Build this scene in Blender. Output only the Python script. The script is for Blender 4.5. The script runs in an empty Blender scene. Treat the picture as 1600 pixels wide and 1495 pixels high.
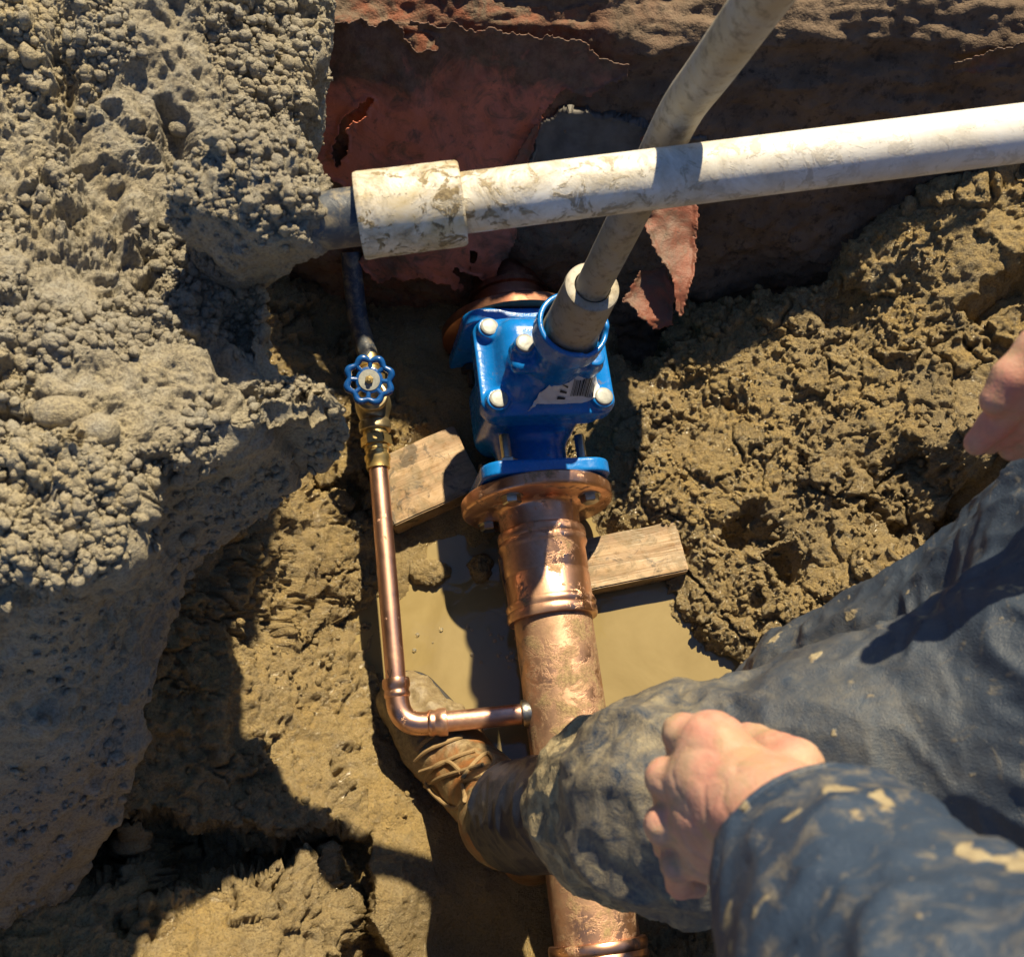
import bpy, bmesh, math, random
import numpy as np
from mathutils import Vector, Matrix, Quaternion

random.seed(7); RNG = np.random.default_rng(7)
S = bpy.context.scene
C = S.collection

# ------------------------------------------------------------------ camera, sky, sun
CAM_H, F, PITCH = 1.60, 1700.0, math.radians(70)
SP, CP = math.sin(PITCH), math.cos(PITCH)
cam_d = bpy.data.cameras.new('camera'); cam = bpy.data.objects.new('camera', cam_d); C.objects.link(cam)
cam.location = (0, 0, CAM_H); cam.rotation_euler = (math.pi / 2 - PITCH, 0, 0)
cam_d.sensor_fit = 'HORIZONTAL'; cam_d.sensor_width = 36.0; cam_d.lens = 36.0 * F / 1600.0
cam_d.clip_start = 0.01; cam_d.clip_end = 200
cam_d.dof.use_dof = True; cam_d.dof.focus_distance = 1.48; cam_d.dof.aperture_fstop = 11.0
S.camera = cam

SUN = Vector((0.27, 0.85, 1.0)).normalized()
w = bpy.data.worlds.new('World'); S.world = w; w.use_nodes = True
wn = w.node_tree.nodes; bg = wn['Background']
sky = wn.new('ShaderNodeTexSky'); sky.sky_type = 'NISHITA'; sky.sun_disc = False
sky.sun_elevation = math.asin(SUN.z); sky.sun_rotation = math.atan2(SUN.x, SUN.y); sky.dust_density = 0.2; sky.ozone_density = 9.0
w.node_tree.links.new(sky.outputs[0], bg.inputs[0]); bg.inputs[1].default_value = 0.06
sd = bpy.data.lights.new('sun', 'SUN'); sun = bpy.data.objects.new('sun', sd); C.objects.link(sun)
sd.energy = 5.0; sd.angle = math.radians(0.9); sd.color = (1.0, 0.84, 0.56)
sun.rotation_euler = SUN.to_track_quat('Z', 'Y').to_euler(); sun.location = (2, 4, 6)
S.view_settings.view_transform = 'Standard'; S.view_settings.look = 'None'
S.view_settings.gamma = 1; S.view_settings.exposure = 0.8; S.view_settings.use_curve_mapping = False
S.render.engine = 'CYCLES'
try:
    S.cycles.use_denoising = True
    S.cycles.max_bounces = 6; S.cycles.diffuse_bounces = 3; S.cycles.caustics_reflective = False
except Exception: pass


# ------------------------------------------------------------------ helpers: where a sight line meets a height
def ray(px, py):
    a = (px - 800.0) / F; b = (747.5 - py) / F
    return Vector((a, CP + SP * b, -SP + CP * b))
def W(px, py, z):
    r = ray(px, py); t = (z - CAM_H) / r.z
    return Vector((r.x * t, r.y * t, z))
def D(px, py, t):
    r = ray(px, py); return Vector((r.x * t, r.y * t, CAM_H + r.z * t))

# ------------------------------------------------------------------ noise (numpy)
def _h(ix, iy, iz, seed):
    with np.errstate(over='ignore'):
        h = (ix.astype(np.uint32) * np.uint32(374761393)) ^ (iy.astype(np.uint32) * np.uint32(668265263)) ^ \
            (iz.astype(np.uint32) * np.uint32(2147483647 ^ 0x5bd1e995)) ^ np.uint32((seed * 974711 + 12345) & 0xffffffff)
        h = (h ^ (h >> np.uint32(13))) * np.uint32(1274126177)
        h = (h ^ (h >> np.uint32(16))) * np.uint32(2246822519)
        h = h ^ (h >> np.uint32(15))
    return h
def _r(h): return (h & np.uint32(0xffffff)).astype(np.float32) / np.float32(0xffffff)
def perlin(P, seed=0):
    P = np.asarray(P, np.float32); I = np.floor(P).astype(np.int64); f = (P - I).astype(np.float32)
    u = f * f * f * (f * (f * 6 - 15) + 10)
    out = 0
    for dx in (0, 1):
        wx = u[:, 0] if dx else 1 - u[:, 0]
        for dy in (0, 1):
            wy = u[:, 1] if dy else 1 - u[:, 1]
            for dz in (0, 1):
                wz = u[:, 2] if dz else 1 - u[:, 2]
                h = _h(I[:, 0] + dx, I[:, 1] + dy, I[:, 2] + dz, seed)
                gx = _r(h) * 2 - 1; gy = _r(h >> np.uint32(3)) * 2 - 1; gz = _r(h >> np.uint32(7)) * 2 - 1
                gy = _r(h * np.uint32(2654435761)) * 2 - 1; gz = _r(h * np.uint32(40503) + np.uint32(977)) * 2 - 1
                out = out + wx * wy * wz * (gx * (f[:, 0] - dx) + gy * (f[:, 1] - dy) + gz * (f[:, 2] - dz))
    return out * 1.3
def fbm(P, f, octv=4, seed=0, gain=.5):
    o = 0; a = 1.0
    for i in range(octv):
        o = o + a * perlin(P * f, seed + i * 17); a *= gain; f *= 2.03
    return o
def worley(P, f, seed=0):
    P = np.asarray(P * f, np.float32); I = np.floor(P).astype(np.int64); fr = (P - I).astype(np.float32)
    best = np.full(len(P), 9.0, np.float32); idr = np.zeros(len(P), np.float32)
    for dx in (-1, 0, 1):
        for dy in (-1, 0, 1):
            for dz in (-1, 0, 1):
                h = _h(I[:, 0] + dx, I[:, 1] + dy, I[:, 2] + dz, seed)
                x = dx + _r(h) - fr[:, 0]; y = dy + _r(h * np.uint32(2654435761)) - fr[:, 1]
                z = dz + _r(h * np.uint32(40503) + np.uint32(977)) - fr[:, 2]
                d = x * x + y * y + z * z
                m = d < best; best = np.where(m, d, best); idr = np.where(m, _r(h * np.uint32(69069) + np.uint32(5)), idr)
    return np.sqrt(best), idr
def worley2(P, f, seed=0):
    P = np.asarray(P * f, np.float32); I = np.floor(P).astype(np.int64); fr = (P - I).astype(np.float32)
    b1 = np.full(len(P), 9.0, np.float32); b2 = b1.copy(); idr = np.zeros(len(P), np.float32)
    for dx in (-1, 0, 1):
        for dy in (-1, 0, 1):
            for dz in (-1, 0, 1):
                h = _h(I[:, 0] + dx, I[:, 1] + dy, I[:, 2] + dz, seed)
                d = (dx + _r(h) - fr[:, 0]) ** 2 + (dy + _r(h * np.uint32(2654435761)) - fr[:, 1]) ** 2 + (dz + _r(h * np.uint32(40503) + np.uint32(977)) - fr[:, 2]) ** 2
                m = d < b1; b2 = np.where(m, b1, np.minimum(b2, d)); b1 = np.where(m, d, b1); idr = np.where(m, _r(h * np.uint32(69069) + np.uint32(5)), idr)
    return np.sqrt(b1), np.sqrt(b2), idr
def sst(a, b, x):
    t = np.clip((x - a) / (b - a), 0, 1); return t * t * (3 - 2 * t)

# ------------------------------------------------------------------ helpers: objects
def tag(o, label=None, cat=None, group=None, kind=None):
    if label: o['label'] = label
    if cat: o['category'] = cat
    if group: o['group'] = group
    if kind: o['kind'] = kind
    return o
def empty(name, loc, label, cat, group=None):
    o = bpy.data.objects.new(name, None); C.objects.link(o); o.location = loc; o.empty_display_size = .05
    return tag(o, label, cat, group)
def link(name, me, mat=None, parent=None, smooth=True):
    o = bpy.data.objects.new(name, me); C.objects.link(o)
    if mat is not None and not me.materials: me.materials.append(mat)
    if parent is not None:
        o.parent = parent; o.matrix_parent_inverse = Matrix.Translation(parent.location).inverted() if parent.type == 'EMPTY' else Matrix.Identity(4)
    if smooth and len(me.polygons): me.polygons.foreach_set('use_smooth', np.ones(len(me.polygons), bool))
    return o
def np_mesh(name, V, Fq, attrs=None):
    V = np.asarray(V, np.float32); Fq = np.asarray(Fq, np.int32)
    me = bpy.data.meshes.new(name); k = Fq.shape[1]
    me.vertices.add(len(V)); me.vertices.foreach_set('co', V.ravel())
    me.loops.add(Fq.size); me.loops.foreach_set('vertex_index', Fq.ravel())
    me.polygons.add(len(Fq)); me.polygons.foreach_set('loop_start', np.arange(0, Fq.size, k, dtype=np.int32))
    me.polygons.foreach_set('loop_total', np.full(len(Fq), k, np.int32))
    me.update(calc_edges=True)
    for n, a in (attrs or {}).items():
        at = me.attributes.new(n, 'FLOAT', 'POINT'); at.data.foreach_set('value', np.asarray(a, np.float32))
    return me
def bm_obj(name, bm, mat, parent=None, smooth=True, angle=35):
    me = bpy.data.meshes.new(name); bmesh.ops.recalc_face_normals(bm, faces=bm.faces[:]); bm.to_mesh(me); bm.free()
    o = link(name, me, mat, parent, smooth)
    if smooth: me.set_sharp_from_angle(angle=math.radians(angle))
    return o
def grid_faces(nu, nv):
    i = np.arange(nu * nv).reshape(nu, nv)
    return np.stack([i[:-1, :-1], i[1:, :-1], i[1:, 1:], i[:-1, 1:]], -1).reshape(-1, 4)
def grid_normals(G):
    du = np.gradient(G, axis=0); dv = np.gradient(G, axis=1)
    n = np.cross(du, dv); n /= np.linalg.norm(n, axis=2, keepdims=True) + 1e-12
    return n
def frame(axis, up=(0, 0, 1)):
    a = Vector(axis).normalized(); u = Vector(up)
    if abs(a.dot(u)) > .98: u = Vector((0, 1, 0))
    x = u.cross(a).normalized(); y = a.cross(x).normalized()
    return x, y, a
def add_lathe(bm, o, axis, prof, seg=48, cap=True):
    """prof: (distance along the axis, radius)"""
    x, y, a = frame(axis); o = Vector(o); rings = []
    for (s, r) in prof:
        rings.append([bm.verts.new(o + a * s + (x * math.cos(2 * math.pi * k / seg) + y * math.sin(2 * math.pi * k / seg)) * r) for k in range(seg)])
    for A, B in zip(rings[:-1], rings[1:]):
        for k in range(seg): bm.faces.new((A[k], A[(k + 1) % seg], B[(k + 1) % seg], B[k]))
    if cap: bm.faces.new(rings[0][::-1]); bm.faces.new(rings[-1])
def add_tube(bm, pts, r, seg=20, cap=True):
    pts = [Vector(p) for p in pts]; n = len(pts); rr = r if hasattr(r, '__len__') else [r] * n
    rings = []; x = None
    for i, p in enumerate(pts):
        t = (pts[min(i + 1, n - 1)] - pts[max(i - 1, 0)]).normalized()
        if x is None: x, y, _ = frame(t)
        else:
            x = (x - t * x.dot(t)).normalized(); y = t.cross(x)
        rings.append([bm.verts.new(p + (x * math.cos(2 * math.pi * k / seg) + y * math.sin(2 * math.pi * k / seg)) * rr[i]) for k in range(seg)])
    for A, B in zip(rings[:-1], rings[1:]):
        for k in range(seg): bm.faces.new((A[k], A[(k + 1) % seg], B[(k + 1) % seg], B[k]))
    if cap: bm.faces.new(rings[0][::-1]); bm.faces.new(rings[-1])
def smooth_path(pts, n=12):
    P = [Vector(p) for p in pts]; out = []
    for i in range(len(P) - 1):
        p0, p1, p2, p3 = P[max(i - 1, 0)], P[i], P[i + 1], P[min(i + 2, len(P) - 1)]
        for k in range(n):
            t = k / n
            out.append(.5 * ((2 * p1) + (p2 - p0) * t + (2 * p0 - 5 * p1 + 4 * p2 - p3) * t * t + (3 * p1 - p0 - 3 * p2 + p3) * t ** 3))
    out.append(P[-1]); return out
def add_hex(bm, o, axis, r, h, dome=.15):
    x, y, a = frame(axis); o = Vector(o); R = []
    for s, rr in ((0, r), (h * (1 - dome), r), (h, r * .82)):
        R.append([bm.verts.new(o + a * s + (x * math.cos(math.pi / 3 * k) + y * math.sin(math.pi / 3 * k)) * rr) for k in range(6)])
    for A, B in zip(R[:-1], R[1:]):
        for k in range(6): bm.faces.new((A[k], A[(k + 1) % 6], B[(k + 1) % 6], B[k]))
    bm.faces.new(R[0][::-1]); bm.faces.new(R[-1])

# ------------------------------------------------------------------ helpers: signed distance shapes and their surface
def rcone(P, a, b, r1, r2):
    a = np.array(a, np.float32); b = np.array(b, np.float32); ab = b - a
    t = np.clip(((P - a) @ ab) / (ab @ ab + 1e-12), 0, 1)
    return np.linalg.norm(P - a - t[:, None] * ab, axis=1) - (r1 + t * (r2 - r1))
def sphere(P, c, r): return np.linalg.norm(P - np.array(c, np.float32), axis=1) - r
def ellip(P, c, r):
    q = (P - np.array(c, np.float32)) / np.array(r, np.float32); k = np.linalg.norm(q, axis=1)
    return (k - 1) * min(r)
def rbox(P, c, h, r):
    q = np.abs(P - np.array(c, np.float32)) - (np.array(h, np.float32) - r)
    return np.linalg.norm(np.maximum(q, 0), axis=1) + np.minimum(q.max(1), 0) - r
def rplate(P, c, h, rc, re=.003):
    """box with its corners rounded in plan (x, y) by rc and its edges eased by re"""
    p = P - np.array(c, np.float32)
    q = np.abs(p[:, :2]) - (np.array(h[:2], np.float32) - rc)
    d2 = np.linalg.norm(np.maximum(q, 0), axis=1) + np.minimum(q.max(1), 0) - rc + re
    dz = np.abs(p[:, 2]) - h[2] + re
    return np.minimum(np.maximum(d2, dz), 0) + np.hypot(np.maximum(d2, 0), np.maximum(dz, 0)) - re
def cyl(P, a, b, r, re=.002):
    a = np.array(a, np.float32); b = np.array(b, np.float32); ab = b - a; L = np.linalg.norm(ab); ab = ab / L
    s = (P - a) @ ab; rad = np.linalg.norm(P - a - s[:, None] * ab, axis=1)
    d2 = rad - r + re; dz = np.abs(s - L / 2) - L / 2 + re
    return np.minimum(np.maximum(d2, dz), 0) + np.hypot(np.maximum(d2, 0), np.maximum(dz, 0)) - re
def smin(a, b, k):
    h = np.clip(.5 + .5 * (b - a) / k, 0, 1); return b + (a - b) * h - k * h * (1 - h)
def smax(a, b, k): return -smin(-a, -b, k)
def nets(f, lo, hi, res):
    lo = np.array(lo, np.float32); n = np.ceil((np.array(hi) - lo) / res).astype(int) + 1
    ax = [lo[i] + np.arange(n[i], dtype=np.float32) * res for i in range(3)]
    G = np.stack(np.meshgrid(*ax, indexing='ij'), -1).reshape(-1, 3)
    v = np.concatenate([f(G[i:i + 400000]) for i in range(0, len(G), 400000)]).reshape(n).astype(np.float32)
    s = v < 0; m = n - 1
    def corner(A, d): return A[d[0]:m[0] + d[0], d[1]:m[1] + d[1], d[2]:m[2] + d[2]]
    cs = [(i, j, k) for i in (0, 1) for j in (0, 1) for k in (0, 1)]
    cnt = sum(corner(s, c).astype(np.int8) for c in cs); mask = (cnt > 0) & (cnt < 8)
    idx = -np.ones(m, np.int64); ii = np.argwhere(mask); idx[mask] = np.arange(len(ii))
    acc = np.zeros((len(ii), 3), np.float32); num = np.zeros(len(ii), np.float32)
    for c in cs:
        for a in range(3):
            if c[a]: continue
            e = list(c); e[a] = 1
            va = v[ii[:, 0] + c[0], ii[:, 1] + c[1], ii[:, 2] + c[2]]; vb = v[ii[:, 0] + e[0], ii[:, 1] + e[1], ii[:, 2] + e[2]]
            x = (va < 0) != (vb < 0); t = np.where(x, va / np.where(x, va - vb, 1), 0)
            p = np.tile(np.array(c, np.float32), (len(ii), 1)); p[:, a] += t
            acc += p * x[:, None]; num += x
    V = lo + (ii + acc / num[:, None]) * res
    Q = []
    for a in range(3):
        b, c = (a + 1) % 3, (a + 2) % 3
        sl0 = [slice(None)] * 3; sl1 = [slice(None)] * 3; sl0[a] = slice(0, -1); sl1[a] = slice(1, None)
        ch = s[tuple(sl0)] != s[tuple(sl1)]; E = np.argwhere(ch)
        E = E[(E[:, b] > 0) & (E[:, c] > 0) & (E[:, b] < m[b]) & (E[:, c] < m[c])]
        ins = s[E[:, 0], E[:, 1], E[:, 2]]
        q = []
        for (db, dc) in ((-1, -1), (0, -1), (0, 0), (-1, 0)):
            k = E.copy(); k[:, b] += db; k[:, c] += dc; q.append(idx[k[:, 0], k[:, 1], k[:, 2]])
        q = np.stack(q, 1); q = np.where(ins[:, None], q, q[:, ::-1]); Q.append(q)
    return V.astype(np.float32), np.concatenate(Q)
def vnormals(V, Q):
    n = np.cross(V[Q[:, 2]] - V[Q[:, 0]], V[Q[:, 3]] - V[Q[:, 1]]); N = np.zeros_like(V)
    for k in range(4): np.add.at(N, Q[:, k], n)
    return N / (np.linalg.norm(N, axis=1, keepdims=True) + 1e-12)

# ------------------------------------------------------------------ materials
class NT:
    def __init__(s, name):
        s.m = bpy.data.materials.new(name); s.m.use_nodes = True; s.t = s.m.node_tree; s.n = s.t.nodes; s.l = s.t.links
        s.p = s.n['Principled BSDF']; s.tc = s.n.new('ShaderNodeTexCoord').outputs['Object']
        s.pos = s.n.new('ShaderNodeNewGeometry').outputs['Position']
    def put(s, sock, v):
        if isinstance(v, bpy.types.NodeSocket): s.l.new(v, sock)
        elif isinstance(v, (tuple, list)) and len(v) == 3 and sock.type == 'RGBA': sock.default_value = (*v, 1)
        else: sock.default_value = v
    def noise(s, scale, detail=5, rough=.6, dist=0, vec=None, out=0):
        n = s.n.new('ShaderNodeTexNoise'); s.put(n.inputs['Vector'], vec or s.pos)
        n.inputs['Scale'].default_value = scale; n.inputs['Detail'].default_value = detail
        n.inputs['Roughness'].default_value = rough; n.inputs['Distortion'].default_value = dist; return n.outputs[out]
    def voro(s, scale, feature='F1', vec=None):
        n = s.n.new('ShaderNodeTexVoronoi'); n.feature = feature; n.inputs['Scale'].default_value = scale
        s.put(n.inputs['Vector'], vec or s.pos); return n.outputs['Distance']
    def map(s, scale=(1, 1, 1), rot=(0, 0, 0), vec=None):
        n = s.n.new('ShaderNodeMapping'); n.inputs['Scale'].default_value = scale; n.inputs['Rotation'].default_value = rot
        s.put(n.inputs['Vector'], vec or s.pos); return n.outputs[0]
    def ramp(s, f, stops, interp='LINEAR'):
        n = s.n.new('ShaderNodeValToRGB'); s.l.new(f, n.inputs[0]); e = n.color_ramp.elements; n.color_ramp.interpolation = interp
        while len(e) < len(stops): e.new(.5)
        for q, (p, c) in zip(e, stops):
            q.position = p; q.color = (*c, 1) if hasattr(c, '__len__') else (c, c, c, 1)
        return n.outputs[0]
    def mix(s, f, a, b):
        n = s.n.new('ShaderNodeMix'); n.data_type = 'RGBA'; s.put(n.inputs['Factor'], f)
        s.put(n.inputs[6], a); s.put(n.inputs[7], b); return n.outputs[2]
    def math(s, op, a, b=0.0, clamp=False):
        n = s.n.new('ShaderNodeMath'); n.operation = op; n.use_clamp = clamp; s.put(n.inputs[0], a); s.put(n.inputs[1], b); return n.outputs[0]
    def attr(s, name):
        n = s.n.new('ShaderNodeAttribute'); n.attribute_name = name; return n.outputs['Fac']
    def bump(s, h, strength=.5, dist=.002, normal=None):
        n = s.n.new('ShaderNodeBump'); n.inputs['Strength'].default_value = strength; n.inputs['Distance'].default_value = dist
        s.l.new(h, n.inputs['Height'])
        if normal: s.l.new(normal, n.inputs['Normal'])
        return n.outputs[0]
    def done(s, base, rough=.6, metal=0.0, normal=None, spec=None, coat=None):
        s.put(s.p.inputs['Base Color'], base); s.put(s.p.inputs['Roughness'], rough); s.put(s.p.inputs['Metallic'], metal)
        if normal: s.l.new(normal, s.p.inputs['Normal'])
        if spec is not None: s.put(s.p.inputs['Specular IOR Level'], spec)
        if coat is not None: s.p.inputs['Coat Weight'].default_value = coat; s.p.inputs['Coat Roughness'].default_value = .08
        return s.m

def m_soil(name, tan, dark, ochre, grey, wetmax=.75, fine=1.0):
    t = NT(name); wet = t.attr('wet')
    big = t.noise(9, 5, .62, .4); mid = t.noise(45, 5, .65); fin = t.noise(330, 4, .65); gr = t.noise(900, 2, .6)
    c = t.mix(t.ramp(big, [(.36, 0), (.66, 1)]), tan, ochre)
    c = t.mix(t.ramp(t.noise(4.2, 4, .55, .5), [(.44, .55), (.60, 0)]), c, t.mix(.5, grey, dark))
    c = t.mix(t.ramp(mid, [(.48, 0), (.72, .8)]), c, grey)
    c = t.mix(t.ramp(fin, [(.36, .8), (.55, 0)]), c, dark)
    c = t.mix(t.ramp(t.noise(17, 6, .7, .8), [(.60, 0), (.70, .5)]), c, dark)
    c = t.mix(t.math('MULTIPLY', t.ramp(wet, [(.2, 0), (1, 1)]), .42), c, t.mix(.5, ochre, dark))
    wr = t.math('MULTIPLY', wet, t.ramp(t.noise(70, 4, .6), [(.35, .25), (.6, 1)]))
    ro = t.ramp(wr, [(0, .92), (.2, .5), (.55, .13)])
    sp = t.math('ADD', t.math('MULTIPLY', wr, .9), .12)
    h = t.math('ADD', t.math('MULTIPLY', fin, .8), t.math('MULTIPLY', gr, .45))
    b = t.bump(h, .95 * fine, .006)
    return t.done(c, ro, 0, b, sp)
M = {}
M['soil'] = m_soil('pit_soil', (.43, .33, .165), (.15, .11, .062), (.44, .31, .12), (.37, .31, .20))
M['bank'] = m_soil('bank_soil', (.44, .385, .27), (.20, .175, .14), (.44, .365, .225), (.38, .37, .33), fine=.9)
def m_water():
    t = NT('muddy_water'); n = t.noise(6, 5, .6, 1.2); st = t.noise(1.0, 5, .6, .8, t.map((9, 38, 1), (0, 0, .25)))
    c = t.mix(t.ramp(n, [(.32, 0), (.68, 1)]), (.25, .19, .085), (.32, .25, .12))
    sc = t.math('MULTIPLY', t.ramp(st, [(.60, 0), (.68, 1)]), t.ramp(t.noise(5, 3, .5), [(.5, 0), (.6, .5)]))
    c = t.mix(sc, c, (.46, .38, .22))
    return t.done(c, t.ramp(t.noise(11, 4, .6), [(.35, .03), (.7, .10)]), 0, t.bump(t.math('ADD', t.noise(22, 3, .5, .6), t.math('MULTIPLY', sc, .5)), .10, .006), .55)
M['water'] = m_water()
def m_wall():
    t = NT('dark_earth_wall'); red = t.attr('wet')
    n1 = t.noise(14, 6, .65, .5); n2 = t.noise(70, 5, .7); n3 = t.noise(260, 3, .6)
    c = t.mix(t.ramp(n1, [(.35, 0), (.65, 1)]), (.12, .084, .057), (.20, .145, .10))
    c = t.mix(t.ramp(n2, [(.52, 0), (.66, .8)]), c, (.045, .035, .028))
    rm = t.math('MULTIPLY', red, t.ramp(t.noise(22, 6, .7, 1.2), [(.42, 0), (.60, .9)]))
    c = t.mix(rm, c, (.22, .075, .042))
    return t.done(c, .85, 0, t.bump(t.math('ADD', n2, t.math('MULTIPLY', n3, .5)), .7, .006), .25)
M['wall'] = m_wall()
def m_membrane(name, a, b):
    t = NT(name)
    st = t.noise(16, 5, .65, .3, t.map((1, 1, .35)))
    c = t.mix(t.ramp(st, [(.35, 0), (.7, 1)]), a, b)
    c = t.mix(t.ramp(t.noise(26, 6, .7, 1.0), [(.50, 0), (.66, .85)]), c, (.11, .075, .05))
    zz = t.n.new('ShaderNodeSeparateXYZ'); t.l.new(t.pos, zz.inputs[0])
    band = t.math('ADD', t.ramp(zz.outputs[2], [(.38, 0), (.46, .24)]), t.noise(9, 5, .65, 1.0))
    c = t.mix(t.ramp(band, [(.50, 0), (.66, .9)]), c, t.mix(t.ramp(t.noise(60, 5, .7), [(.4, 0), (.6, 1)]), (.06, .043, .032), (.13, .092, .064)))
    c = t.mix(t.ramp(t.noise(120, 4, .6), [(.62, 0), (.72, .6)]), c, (.06, .045, .035))
    return t.done(c, .55, 0, t.bump(t.noise(45, 6, .65), .5, .006), .35)
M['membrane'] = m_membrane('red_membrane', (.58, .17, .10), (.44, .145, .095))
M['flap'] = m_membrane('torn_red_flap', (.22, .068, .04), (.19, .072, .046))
def m_copper(name, mud=.5, lo=.52, rough=.2, soft=.08, base=(.93, .60, .46), dark=(.55, .30, .20)):
    t = NT(name)
    n = t.noise(24, 6, .65, .8); f = t.noise(260, 3, .6)
    c = t.mix(t.ramp(n, [(.38, 0), (.66, .85)]), base, dark)
    c = t.mix(t.ramp(t.noise(11, 4, .6), [(.55, 0), (.75, .5)]), c, (.55, .33, .22))
    mk = t.math('MULTIPLY', t.math('MAXIMUM', t.ramp(t.noise(30, 8, .75, .4), [(lo, 0), (lo + soft, 1)]), t.ramp(t.noise(9, 5, .6, .3), [(lo - .02, 0), (lo + .22, .6)])), mud)
    mc = t.mix(t.ramp(f, [(.35, 0), (.65, 1)]), (.16, .115, .055), (.36, .27, .13))
    col = t.mix(mk, c, mc)
    ro = t.math('ADD', t.math('MULTIPLY', mk, .5), t.ramp(n, [(.3, rough), (.75, rough + .22)]), True)
    me = t.math('SUBTRACT', 1.0, mk)
    return t.done(col, ro, me, t.bump(t.math('ADD', t.math('MULTIPLY', mk, .8), t.math('MULTIPLY', f, t.math('ADD', t.math('MULTIPLY', mk, .6), .03))), .5, .002))
M['copper_main'] = m_copper('muddy_copper', .9, .46, .34, .16, (.66, .39, .27), (.42, .27, .185))
M['copper_new'] = m_copper('bright_copper', .85, .545, .24, .10, (.78, .46, .32), (.52, .29, .195))
M['copper_branch'] = m_copper('new_copper_tube', .7, .63, .30, .10, (.78, .46, .345), (.55, .32, .23))
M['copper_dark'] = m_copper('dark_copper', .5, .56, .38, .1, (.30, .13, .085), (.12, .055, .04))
def m_brass():
    t = NT('brass'); n = t.noise(60, 5, .6, .5)
    c = t.mix(t.ramp(n, [(.4, 0), (.7, .8)]), (.86, .64, .26), (.60, .43, .18))
    return t.done(c, t.ramp(n, [(.3, .28), (.7, .46)]), .9, t.bump(t.noise(300, 3, .6), .1, .001))
M['brass'] = m_brass()
def m_bronze():
    t = NT('dull_bronze'); n = t.noise(60, 5, .6, .5)
    c = t.mix(t.ramp(n, [(.4, 0), (.7, .8)]), (.52, .42, .24), (.30, .24, .15))
    return t.done(c, .42, .9, t.bump(t.noise(400, 3, .6), .25, .001))
M['bronze'] = m_bronze()
def m_paint(name, a, b, rough=.2):
    t = NT(name); n = t.noise(18, 5, .6)
    c = t.mix(t.ramp(n, [(.35, 0), (.7, 1)]), a, b)
    c = t.mix(t.ramp(t.noise(55, 7, .72, .6), [(.60, 0), (.70, .7)]), c, (.22, .165, .09))
    return t.done(c, t.ramp(t.noise(90, 4, .6), [(.4, rough), (.75, rough + .2)]), 0, t.bump(t.math('ADD', t.noise(75, 3, .55), t.math('MULTIPLY', t.noise(420, 3, .6), .35)), .2, .003), .5, .2)
M['blue'] = m_paint('blue_enamel', (.006, .185, .60), (.005, .15, .50))
M['wheel'] = m_paint('blue_wheel_paint', (.008, .085, .32), (.006, .06, .24))
def m_plain(name, col, rough=.5, metal=0, bump=.15, sc=150, var=.25):
    t = NT(name); n = t.noise(sc, 4, .6)
    c = t.mix(t.ramp(n, [(.35, 0), (.7, 1)]), col, tuple(q * (1 - var) for q in col))
    return t.done(c, rough, metal, t.bump(t.noise(sc * 2, 3, .6), bump, .0015))
M['cap'] = m_plain('grey_plastic_cap', (.40, .41, .39), .38, 0, .15, 120, .4)
M['steel'] = m_plain('zinc_steel', (.52, .50, .44), .32, 1, .15)
M['dark_steel'] = m_plain('dark_steel', (.10, .09, .085), .45, .7, .2)
M['black'] = m_plain('black_print', (.012, .012, .013), .6, 0, 0)
M['paper'] = m_plain('white_sticker', (.82, .82, .84), .5, 0, .1, 90, .12)
M['rubber'] = m_plain('dark_rubber', (.025, .022, .02), .7, 0, .3, 80)
def m_pvc():
    t = NT('muddy_white_plastic'); tc = t.tc
    m1 = t.ramp(t.noise(15, 7, .7, .8), [(.43, 0), (.60, 1)]); m2 = t.ramp(t.noise(46, 6, .72, .8), [(.52, 0), (.58, 1)])
    md = t.attr('wet')
    k = t.math('MULTIPLY', t.math('MAXIMUM', t.math('MULTIPLY', m1, .8), m2), md, True)
    fine = t.noise(300, 4, .65)
    c = t.mix(t.math('MULTIPLY', md, t.ramp(t.noise(14, 6, .7, .5), [(.34, 0), (.62, .85)])), (.80, .80, .78), (.58, .48, .29))
    c = t.mix(k, c, t.mix(t.ramp(fine, [(.35, 0), (.65, 1)]), (.14, .105, .06), (.36, .28, .15)))
    return t.done(c, t.math('ADD', t.math('MULTIPLY', k, .5), .3), 0, t.bump(t.math('MULTIPLY', k, fine), .6, .002), .45)
M['pvc'] = m_pvc()
def m_grey():
    t = NT('dirty_grey_pipe'); n = t.noise(16, 6, .68, .5); f = t.noise(90, 5, .65)
    c = t.mix(t.ramp(n, [(.36, 0), (.66, 1)]), (.38, .365, .33), (.40, .33, .21))
    c = t.mix(t.ramp(f, [(.50, 0), (.68, .7)]), c, (.14, .12, .09))
    return t.done(c, .6, .15, t.bump(f, .3, .002), .4)
M['grey'] = m_grey()
def m_oldpipe():
    t = NT('old_dark_pipe'); f = t.noise(60, 6, .7, .5)
    c = t.mix(t.ramp(f, [(.48, 0), (.68, 1)]), (.045, .055, .075), (.26, .22, .15))
    return t.done(c, .45, 0, t.bump(f, .4, .003))
M['old'] = m_oldpipe()
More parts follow.
